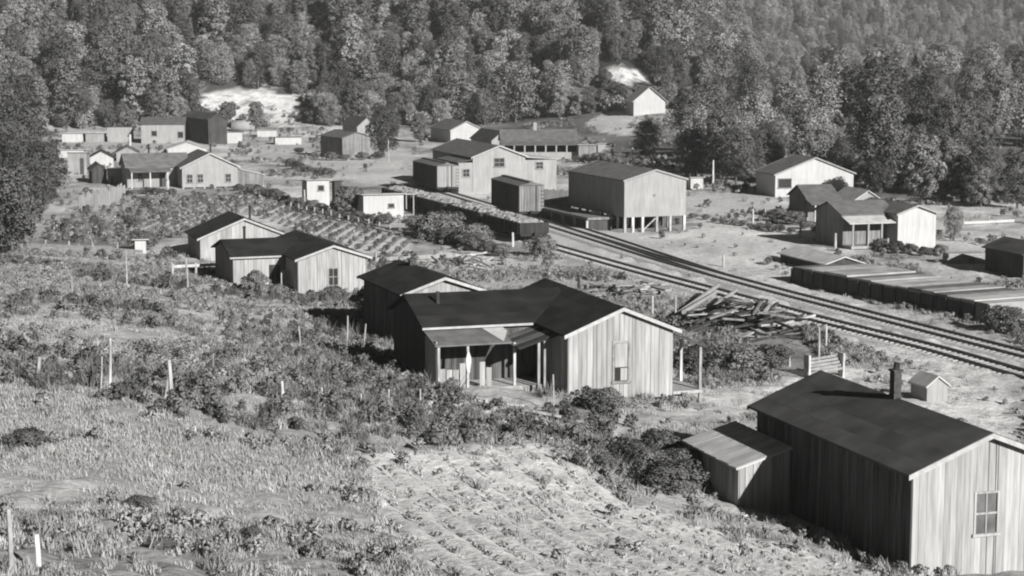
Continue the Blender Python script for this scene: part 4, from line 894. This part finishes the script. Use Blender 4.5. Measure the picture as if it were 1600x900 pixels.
# shrubs one can tell apart
SHR = [leafmesh('foliage', crownlobes(2.0, .25, 1.3, 34, 200+k, 0, (.1, .2)), 160, .075, M_SHRUB, 210+k) for k in range(3)]
STEM = [MB().tube((0,0,-.4), (.1,.05,.9), .05, .02, 5).mesh('stem', M_TRUNK) for k in range(1)]
def shrub(px, py, hpx, k, lb, wide=1.):
    p = hit(px, py); s = hpx*p[1]/F/1.45; o = empty('shrub', tuple(p), rng.uniform(0, 6), lb, 'shrub', 'shrubs around the houses'); o.scale = (s*wide, s*wide, s); link('stem', STEM[0], o); link('foliage', SHR[k], o)
for a in [(1045,772,52,0,'widest dark shrub against the lean-to shed',1.7),(1072,748,46,1,'dark shrub behind the lean-to shed corner',1.3),(1015,745,44,2,'middle dark shrub left of the lean-to shed',1.5),(985,728,40,1,'leftmost dark shrub beside the lean-to',1.5),(1030,712,40,0,'dark shrub farthest behind the lean-to',1.6),(945,740,34,2,'low shrub at the field corner'),(940,648,40,1,'shrub under the boarded gable of the L-shaped house',1.4),
          (845,402,34,0,'round dark bush near the end of the gondola cars',1.2),(690,372,40,1,'dark shrub below the gondola cars, left one',1.6),(740,384,34,2,'dark shrub below the gondola cars, right one',1.6),(545,336,44,0,'tall dark shrub between the two pale shacks',.9),
          (400,458,34,1,'shrub in front of the pale wall of the L-shaped house'),(435,470,26,2,'low shrub before the dark front recess'),(520,472,24,0,'low weeds bush under the sash window',1.6),(590,500,60,1,'dark shrub against the shadowed wall',1.1),
          (1150,585,46,2,'shrub in the garden right of the right-hand porch',1.5),(1090,580,40,0,'shrub behind the right-hand porch post',1.3),(1210,580,40,1,'shrub near the yard gate',1.3),(225,392,30,0,'dark shrub left of the wide low house',1.3),
          (40,700,30,0,'dark bush at the left border of the meadow',1.8),(250,860,20,1,'dark bush low in the meadow',1.9),(395,845,24,2,'thin dark bush in the lower meadow',1.3),(220,795,20,1,'bush in the middle of the meadow',2.),(1570,520,40,1,'dark shrub at the near end of the platform',1.6)]: shrub(*a)

def hedge(pts, n, hpx, lb, wide=1.4):
    pts = np.array(pts, float); t = np.r_[0, np.cumsum(np.hypot(*np.diff(pts, axis=0).T))]
    for u in np.linspace(0, t[-1], n): shrub(np.interp(u, t, pts[:, 0])+rng.uniform(-3, 3), np.interp(u, t, pts[:, 1])+rng.uniform(-1.5, 1.5), hpx*rng.uniform(.7, 1.2), rng.randrange(3), lb, wide)
hedge([(455,262),(485,270),(520,277)], 8, 12, 'shrub in the short dark hedge left of the dark windowed shed')
hedge([(375,300),(420,310),(470,325),(530,340),(600,352)], 17, 15, 'shrub in the dark hedge along the upper edge of the garden')
hedge([(200,305),(270,303)], 7, 10, 'low shrub below the porch of the raised house')
hedge([(1085,342),(1150,352),(1235,366)], 11, 10, 'shrub along the ditch right of the stilted warehouse')
hedge([(1215,345),(1300,372),(1400,395),(1470,400)], 12, 18, 'shrub in the yard line below the right-hand porch houses')
hedge([(650,362),(720,385),(780,400)], 9, 22, 'shrub on the shaded bank below the gondola cars')
hedge([(900,252),(960,258),(1010,262)], 8, 14, 'shrub behind the stilted warehouse roof')
hedge([(470,240),(500,250),(590,250)], 6, 12, 'shrub around the dark windowed shed')
# uncountable weeds, grass and crops
def blades(seed, n, h, spread, wd, m):
    rg = random.Random(seed); mb = MB()
    for k in range(n):
        a = rg.uniform(0, 6.28); r = spread*math.sqrt(rg.random()); x, y = r*math.cos(a), r*math.sin(a); hh = h*rg.uniform(.5, 1); b = rg.uniform(0, 6.28); l = rg.uniform(.3, 1.3)*hh
        dx, dy = math.cos(b), math.sin(b); i = len(mb.v)
        mb.v += [(x-dy*wd, y+dx*wd, -.05), (x+dy*wd, y-dx*wd, -.05), (x+dx*l*.4+dy*wd*.7, y+dy*l*.4-dx*wd*.7, hh*.6), (x+dx*l*.4-dy*wd*.7, y+dy*l*.4+dx*wd*.7, hh*.6), (x+dx*l, y+dy*l, hh)]
        mb.f += [(i, i+1, i+2, i+3), (i+3, i+2, i+4)]
    return mb.mesh('tuft', m)
STALK = lambda sd_, n, h, m: blades(sd_, n, h, .26, .02, m)
TUFT = [blades(k, 34, .17, .3, .012, M_GRASS) for k in range(4)]
WEED = [leafmesh('weed', crownlobes(.45, .06, .36, 9, 300+k, 0, (.14, .26)), 26, .075, M_WEED, 310+k) for k in range(2)]+[STALK(320+k, 30, .5, M_WEED) for k in range(2)]
DWEED = [leafmesh('weed', crownlobes(.7, .1, .65, 12, 330+k, 0, (.13, .24)), 34, .09, M_SHRUB, 340+k) for k in range(1)]+[STALK(350, 34, .75, M_SHRUB)]
CROP = [leafmesh('crop', crownlobes(.26, .03, .14, 5, 360+k, 0, (.18, .3)), 14, .07, M_CROP, 370+k) for k in range(3)]
bpol = []
def footprint(o, x0, x1, y0, y1):
    th = o.rotation_euler.z; bpol.append([loc2(o.location, th, x, y, 0)[:2] for x, y in ((x0, y0), (x1, y0), (x1, y1), (x0, y1))])
footprint(h1, 0, 5.65, 0, 12.15); footprint(h1, -2.2, 0, 9, 14); footprint(h2, -5.9, 6.9, 2.1, 11.1); footprint(h2, 0, 5.4, 0, 5); footprint(h3, 0, 4.8, 0, 8.8); footprint(h4, 0, 5.5, 0, 12); footprint(h4, -4.2, 0, 4.2, 11.2); footprint(h5, 0, 7.9, 0, 6.6)
def cover(n, ylim, fn):
    out = []
    y = np.sqrt(nrg.random(n)*(ylim[1]**2-ylim[0]**2)+ylim[0]**2); x = (nrg.random(n)*2-1)*(.31*y+3)
    ok = np.ones(n, bool)
    for p in bpol: ok &= ~inpoly(x, y, p)
    for kk, P in TRACKS.items():
        px_ = np.interp(y, P[::-1, 1] if P[0, 1] > P[-1, 1] else P[:, 1], P[::-1, 0] if P[0, 1] > P[-1, 1] else P[:, 0]); ok &= np.abs(x-px_) > 2.2
    x, y = x[ok], y[ok]; pr = fn(x, y); k = nrg.random(len(x)) < pr; x, y = x[k], y[k]
    return x, y, ground(x, y)
def pale(x, y):
    m = inpoly(x, y, Z_FIELD) | inpoly(x, y, Z_GARD)
    for P, t in Z_PALE: m |= inpoly(x, y, P)
    return m
def nz(x, y, s, seed): return np.array([fbm(a, b, s, 3, seed) for a, b in zip(x, y)])
x, y, z = cover(110000, (34, 165), lambda x, y: np.where(pale(x, y), .03, np.clip(.6+1.2*nz(x*.4, y, .1, 5.), .1, 1)))
scatter('meadow_grass', np.c_[x, y, z], rots(len(x)), .6+.7*nrg.random(len(x)), nrg.integers(0, 4, len(x)), TUFT, 'dry grass covering the near slope')
x, y, z = cover(70000, (36, 175), lambda x, y: np.where(pale(x, y), .02, np.clip(.35+1.5*nz(x*.4, y, .13, 31.), .03, 1)*np.where(y < 62, .5, 1)))
scatter('meadow_weeds', np.c_[x, y, z], rots(len(x)), .4+.7*nrg.random(len(x)), nrg.integers(0, 4, len(x)), WEED, 'leafy weeds on the slope around the houses')
Z_BELT = worldpoly([(480,610),(640,610),(720,640),(900,650),(1000,660),(980,735),(960,740),(860,690),(560,695),(430,650)]); Z_WEED2 = worldpoly([(300,520),(640,520),(660,600),(300,590)]); Z_GR2 = worldpoly([(1055,540),(1240,545),(1230,600),(1060,595)])
x, y, z = cover(16000, (55, 160), lambda x, y: np.where(inpoly(x, y, Z_BELT), .6, np.where(inpoly(x, y, Z_WEED2) | inpoly(x, y, Z_GR2), .3, np.where(pale(x, y), 0, np.clip(nz(x*.35, y, .14, 77.)*1.5-.12, 0, .6)*np.where(y < 62, .35, 1)))))
scatter('dark_weeds', np.c_[x, y, z], rots(len(x)), .4+.8*nrg.random(len(x)), nrg.integers(0, 2, len(x)), DWEED, 'dark tall weeds between the near field and the houses')
x, y, z = cover(42000, (165, 425), lambda x, y: np.where(inpoly(x, y, Z_DARK), .9, np.where(pale(x, y), .04, np.clip(.14+1.4*nz(x, y, .08, 51.), .02, .9))))
scatter('valley_weeds', np.c_[x, y, z], rots(len(x)), 0.6+.9*nrg.random(len(x)), nrg.integers(0, 5, len(x)), WEED+DWEED, 'low weeds and brush on the valley floor')
# crop rows
def rows(poly, pa, pb, gap, step, jit, keep):
    a0, a1 = hits([pa, pb])[:, :2]; d = (a1-a0)/np.linalg.norm(a1-a0); p = np.array([-d[1], d[0]]); poly = np.array(poly); s0 = poly@p; t0 = poly@d
    S_, T = np.meshgrid(np.arange(s0.min(), s0.max(), gap), np.arange(t0.min(), t0.max(), step)); S_ = S_.ravel()+nrg.normal(0, jit, S_.size); T = T.ravel()+nrg.normal(0, step*.3, T.size)
    x = S_*p[0]+T*d[0]; y = S_*p[1]+T*d[1]; k = inpoly(x, y, poly) & (nrg.random(len(x)) < keep); x, y = x[k], y[k]; return x, y, ground(x, y)
x, y, z = rows(Z_FIELD, (610,712), (800,872), .95, .3, .06, .6)
scatter('field_crop', np.c_[x, y, z+.04], rots(len(x)), .3+.6*nrg.random(len(x)), nrg.integers(0, 3, len(x)), CROP, 'rows of small crop plants in the near field')
x, y, z = rows(Z_GARD, (280,358), (400,310), 1.35, .34, .06, .92)
scatter('garden_crop', np.c_[x, y, z], rots(len(x)), .45+.45*nrg.random(len(x)), nrg.integers(0, 3, len(x)), [WEED[0], WEED[1], DWEED[0]], 'leafy rows in the furrowed garden behind the wide house')

# ------------------------------------------------------------------ thin valley haze
me = bpy.data.meshes.new('haze'); mb = MB().box(-2080, 2080, -60, 1560, -14, 300); me.from_pydata(mb.v, [], mb.f); me.update()
m = bpy.data.materials.new('haze_air'); m.use_nodes = True; N = m.node_tree.nodes; N.clear(); out = N.new('ShaderNodeOutputMaterial'); pv = N.new('ShaderNodeVolumePrincipled')
pv.inputs['Color'].default_value = (.9, .9, .9, 1); pv.inputs['Density'].default_value = .00015; pv.inputs['Anisotropy'].default_value = 0
m.node_tree.links.new(pv.outputs[0], out.inputs['Volume']); me.materials.append(m); tag(link('haze', me), 'thin pale haze hanging in the valley air', 'haze', kind='stuff')

# things of a kind that would share a label: told apart by their order from the left
ORD = ['leftmost', 'second from left', 'third from left', 'fourth from left', 'fifth from left', 'sixth from left', 'seventh from left', 'eighth from left', 'ninth from left', 'tenth from left'] + ['%s from left' % t for t in ('eleventh', 'twelfth', 'thirteenth', 'fourteenth', 'fifteenth', 'sixteenth', 'seventeenth', 'eighteenth')]
byl = {}
for o in list(col.objects):
    if o.parent is None and o.get('category') in ('tree', 'shrub'): byl.setdefault(o['label'], []).append(o)
for lb, os_ in byl.items():
    if len(os_) > 1 and len(os_) <= len(ORD):
        for k, o in enumerate(sorted(os_, key=lambda o: proj(*o.location)[0])): o['label'] = (ORD[k] if k < len(os_)-1 else 'rightmost')+' '+lb
